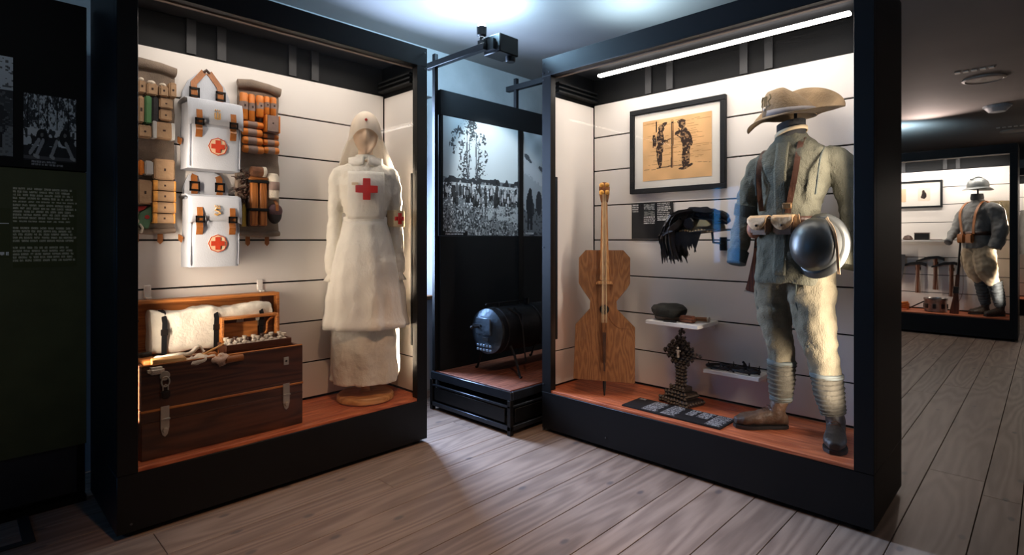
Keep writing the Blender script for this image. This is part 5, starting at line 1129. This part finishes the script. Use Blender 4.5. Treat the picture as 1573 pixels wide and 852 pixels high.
# ================================================================== DISTANT CASE
def mini(nx, ny, kind):
    q = Ink(nx, ny, (226, 196, 164) if kind == 0 else (236, 214, 196))
    if kind == 0: q.ell(.45, .45, .14, .36, (110, 80, 60)); q.ell(.45, .82, .08, .1, (90, 64, 50))
    else: q.ell(.5, .42, .2, .28, (40, 34, 32)); q.ell(.45, .70, .12, .14, (50, 42, 38)); q.ell(.35, .3, .12, .12, (60, 50, 46))
    return q
picture('T', .36, 1.078, 1.70, 2.085, .534, 'distant black frame with two small sketches above the shelf', [(mini(30, 34, 0), .50, .66, 1.79, 1.98), (mini(30, 34, 1), .80, .94, 1.80, 1.98)], 0, 0, 0, 0, .026)
shelf('T', .35, 1.17, .30, .5345, 1.222, 'white wall shelf of small relics in the distant case')
for i, (u, m, lab, nm, cat) in enumerate(((.52, MB().box(-.03, .03, -.03, .03, 0, .06, .008), 'small dark block at the far end of the distant shelf', 'relic_block', 'relic'), (.70, MB().lathe([(.05, 0), (.06, .02), (.04, .06), (.01, .07)], n=16).noise(.008, 30), 'low dark lump on the distant shelf', 'iron_lump', 'relic'), (1.03, MB().box(-.08, .06, -.03, .03, 0, .012, .004), 'flat brown blade on the distant shelf', 'blade', 'blade'))):
    t = put('T', nm, lab, cat, u, .40, 1.2445); m.build('body', DKLEATHER, t)
t = put('T', 'metal_box', 'open dark metal box on the distant shelf', 'box', .86, .42, 1.2445); MB().box(-.085, .085, -.04, .04, 0, .09, .006).build('box_body', IRONB, t); MB().box(-.088, .088, -.043, .043, .091, .105, .004).build('box_lid', DKLEATHER, t)
for i, (u, z, hl, lab) in enumerate(((.80, .90, .40, 'pickaxe hanging lowest and farthest from the distant soldier'), (1.0, .985, .43, 'pickaxe hanging highest, middle of three on the distant wall'), (1.175, .91, .44, 'pickaxe hanging just behind the distant rifle'))):
    t = put('T', 'pickaxe', lab, 'pickaxe', u, .50, z-hl, 0, 'pickaxes on the distant wall')
    MB().tube([(0, 0, .0), (0, 0, hl*.6), (0, 0, hl)], [(.030, .022), (.022, .018), (.026, .02)], 10).build('handle', RW, t)
    MB().prism([(-.22, hl-.05), (-.08, hl-.005), (.03, hl+.005), (.10, hl-.03), (.10, hl+.02), (.03, hl+.04), (-.08, hl+.03), (-.22, hl-.03)], -.02, .02, .004).build('iron_head', IRONB, t)
    MB().box(-.03, .03, .022, .033, hl*.8, hl*.9).build('wall_hook', BLACK, t)
ROPE = M('orange_rope', (206, 120, 50), .8, 0, .2, 40)
t = put('T', 'rope_coil', 'coil of orange rope on the floor of the distant case', 'rope', .60, .25, .2755)
MB().tube([((.12+.015*math.sin(a*3))*math.cos(a), .09*math.sin(a), .018+.0045*a) for a in np.linspace(0, 6*PI, 90)], .015, 8).build('coil', ROPE, t)
t = put('T', 'cooking_pot', 'dented round metal pot beside the distant rifle', 'pot', 1.03, .27, .2755)
MB().lathe([(.115, 0), (.125, .01), (.125, .15), (.135, .165), (.135, .185), (.12, .185), (.118, .17)], n=28, cap=False).build('pot_body', M('tin_metal', (150, 146, 144), .35, .8, .3, 14), t)
for a in np.linspace(0, 2*PI, 9)[:-1]: MB().box(.118, .134, -.02, .02, .05, .11, .003).xform(Matrix.Rotation(a, 4, 'Z')).build('side_slot', IRONB, t)
MB().tube([(-.30+.03*q, .0+.01*math.sin(q*2), .02+.019*q) for q in range(8)], .008, 6).build('chain_handle', IRONB, t)
t = put('T', 'canvas_coat', 'dark cloth bundle hanging at the near edge of the distant case', 'coat', .50, .46, .62)
MB().loft([ring(0, 0, z, .10+.05*math.sin(z*4), .05, 28, 2, .06, 5) for z in np.linspace(0, .42, 12)]).build('cloth', M('grey_cloth', (104, 110, 118), .85, 0, .15, 8, .3, 60), t)
# distant soldier
GREY = M('distant_grey_wool', (122, 122, 120), .95, 0, .18, 8, .5, 120)
KHAKI = M('distant_khaki', (176, 160, 136), .95, 0, .16, 8, .5, 120)
t = put('T', 'soldier_mannequin', 'distant headless soldier figure in a grey jacket, pale breeches and steel helmet', 'mannequin', 1.47, .25, .2755, math.radians(-41))
b = MB(); rings = []
for z, rx, ry, cy in ((.86, .18, .145, .02), (.95, .172, .135, .01), (1.06, .15, .125, 0), (1.2, .165, .13, -.01), (1.34, .18, .125, -.01), (1.42, .15, .095, 0), (1.46, .09, .07, 0), (1.50, .06, .06, -.01)): rings.append(ring(0, cy, z, rx, ry, 40, 2.2, .02, 6, z*5))
b.loft(rings)
for P, Rv in (([(-.14, 0, 1.40), (-.20, -.03, 1.30), (-.23, -.09, 1.12), (-.20, -.20, .99), (-.16, -.28, .93)], [.06, .068, .06, .052, .045]), ([(.14, 0, 1.40), (.21, .02, 1.34), (.26, .05, 1.15), (.26, .02, .98), (.25, -.03, .86)], [.06, .085, .085, .075, .07])): b.tube(smooth_path(P, 4), smooth_vals([(r, r) for r in Rv], 4), 16)
remesh(b, .012, 2).noise(.02, 8, 2).noise(.008, 24, 3).build('jacket', GREY, t)
MB().lathe([(.066, 1.49), (.07, 1.52), (.062, 1.57)], (0, -.01, 0), 24).build('collar', M('dark_collar', (46, 46, 46), .95), t)
MB().tube([(0, .0, 1.57), (0, 0, 1.68)], .01).build('helmet_rod', BLACK, t)
b = limb_build([([(-.08, .02, .88), (-.10, .02, .72), (-.08, .03, .55), (-.06, .10, .44)], [.11, .12, .10, .068]), ([(.08, .02, .88), (.11, -.02, .72), (.12, .0, .56), (.13, .10, .42)], [.11, .125, .105, .07])], [((0, .02, .87), (.17, .13, .10))])
remesh(b, .012, 2).noise(.03, 8, 5).noise(.010, 24, 2).build('breeches', KHAKI, t)
DPUT = M('dark_puttee', (74, 80, 84), .95, 0, .2, 16, .4, 100)
puttee(t, [(-.06, .10, .46), (-.055, .13, .28), (-.05, .16, .13)], [.072, .066, .05], DPUT); puttee(t, [(.13, .10, .44), (.14, .13, .28), (.15, .16, .13)], [.074, .068, .052], DPUT)
boot(t, (-.05, .21), (-.06, -.06), (-.05, .165), BOOTD); boot(t, (.15, .21), (.17, -.07), (.15, .165), BOOTD)
for s in (-1, 1): MB().ribbon(smooth_path([(s*.10, .10, 1.42), (s*.11, -.03, 1.47), (s*.115, -.135, 1.34), (s*.09, -.15, 1.15), (s*.08, -.14, 1.05)]), (1, 0, 0), .035, .006).build('shoulder_strap', LEATHER, t)
MB().loft([ring(0, 0, z, .165, .138, 40, 2.2) for z in (1.03, 1.08)], cap=False).build('belt', DKLEATHER, t, solid=.006)
for x in (-.07, .05): MB().box(x-.05, x+.05, -.19, -.142, .93, 1.05, .012, seg=2).build('ammunition_pouch', LEATHER, t)
t = put('T', 'rucksack', 'pale basket rucksack on the distant soldier figure\'s back', 'rucksack', 1.60, .37, 1.13+.2, math.radians(-41)); MB().box(-.14, .14, -.02, .13, 0, .40, .03, seg=2).noise(.012, 10).build('sack', M('pale_rucksack', (176, 162, 132), .9, 0, .15, 10, .4, 60), t); MB().box(-.145, .145, -.025, .135, .34, .42, .02, seg=2).build('flap', M('pale_rucksack', (176, 162, 132), .9), t)
t = put('T', 'steel_helmet', 'ridged grey steel helmet above the distant soldier figure', 'helmet', 1.47, .25, 1.93, math.radians(-41))
MB().lathe([(.115, 0), (.117, .03), (.105, .075), (.07, .11), (.02, .125), (.003, .126)], n=32).build('dome', M('grey_helmet', (120, 124, 124), .45, .5), t)
b = MB(); b.loft([[Vector((r*.9*math.cos(a), r*1.15*math.sin(a), z-.02*abs(math.sin(a)))) for a in np.linspace(0, 2*PI, 40, endpoint=False)] for r, z in ((.112, .014), (.135, -.004), (.155, -.018))], cap=False).build('brim', M('grey_helmet', (120, 124, 124)), t, solid=.004)
MB().tube([(0, -.10+.2*q/8, .10+.035*math.sin(PI*q/8)) for q in range(9)], [(.008, .014)]*9, 8).build('crest', M('grey_helmet', (120, 124, 124)), t)
t = put('T', 'rifle', 'rifle standing on its butt before the distant soldier figure', 'rifle', 1.235, .17, .2755); t.rotation_euler = (0, math.radians(4), FR['T'][3])
MB().prism([(-.05, 0), (.05, .0), (.045, .12), (.028, .26), (.024, .52), (-.018, .52), (-.02, .26)], -.02, .02, .006).build('stock', RW, t); MB().tube([(0, 0, .5), (0, 0, 1.0)], .012, 10).build('barrel', IRONB, t); MB().prism([(.012, .5), (.022, .5), (.018, .72), (.012, .72)], -.016, .016, .003).build('fore_end', RW, t); MB().box(-.03, .03, -.024, .024, .27, .36, .005).build('bolt_action', IRONB, t); MB().ribbon(smooth_path([(.03, -.01, .14), (.07, -.01, .3), (.05, -.01, .6), (.012, -.01, .8)]), (0, 1, 0), .03, .004).build('sling', DKLEATHER, t)
t = put('F', 'hanging_tunic', 'grey tunic hanging in the farthest lit case', 'tunic', .35, .40, 1.0); MB().loft([ring(0, 0, z, .16+.03*math.sin(z*6), .07, 28, 2.2, .05, 5) for z in np.linspace(0, .75, 12)]).build('cloth', GREY, t); MB().tube([(0, 0, .74), (0, .04, .84), (0, .06, .84)], .006).build('hanger_hook', IRONB, t)
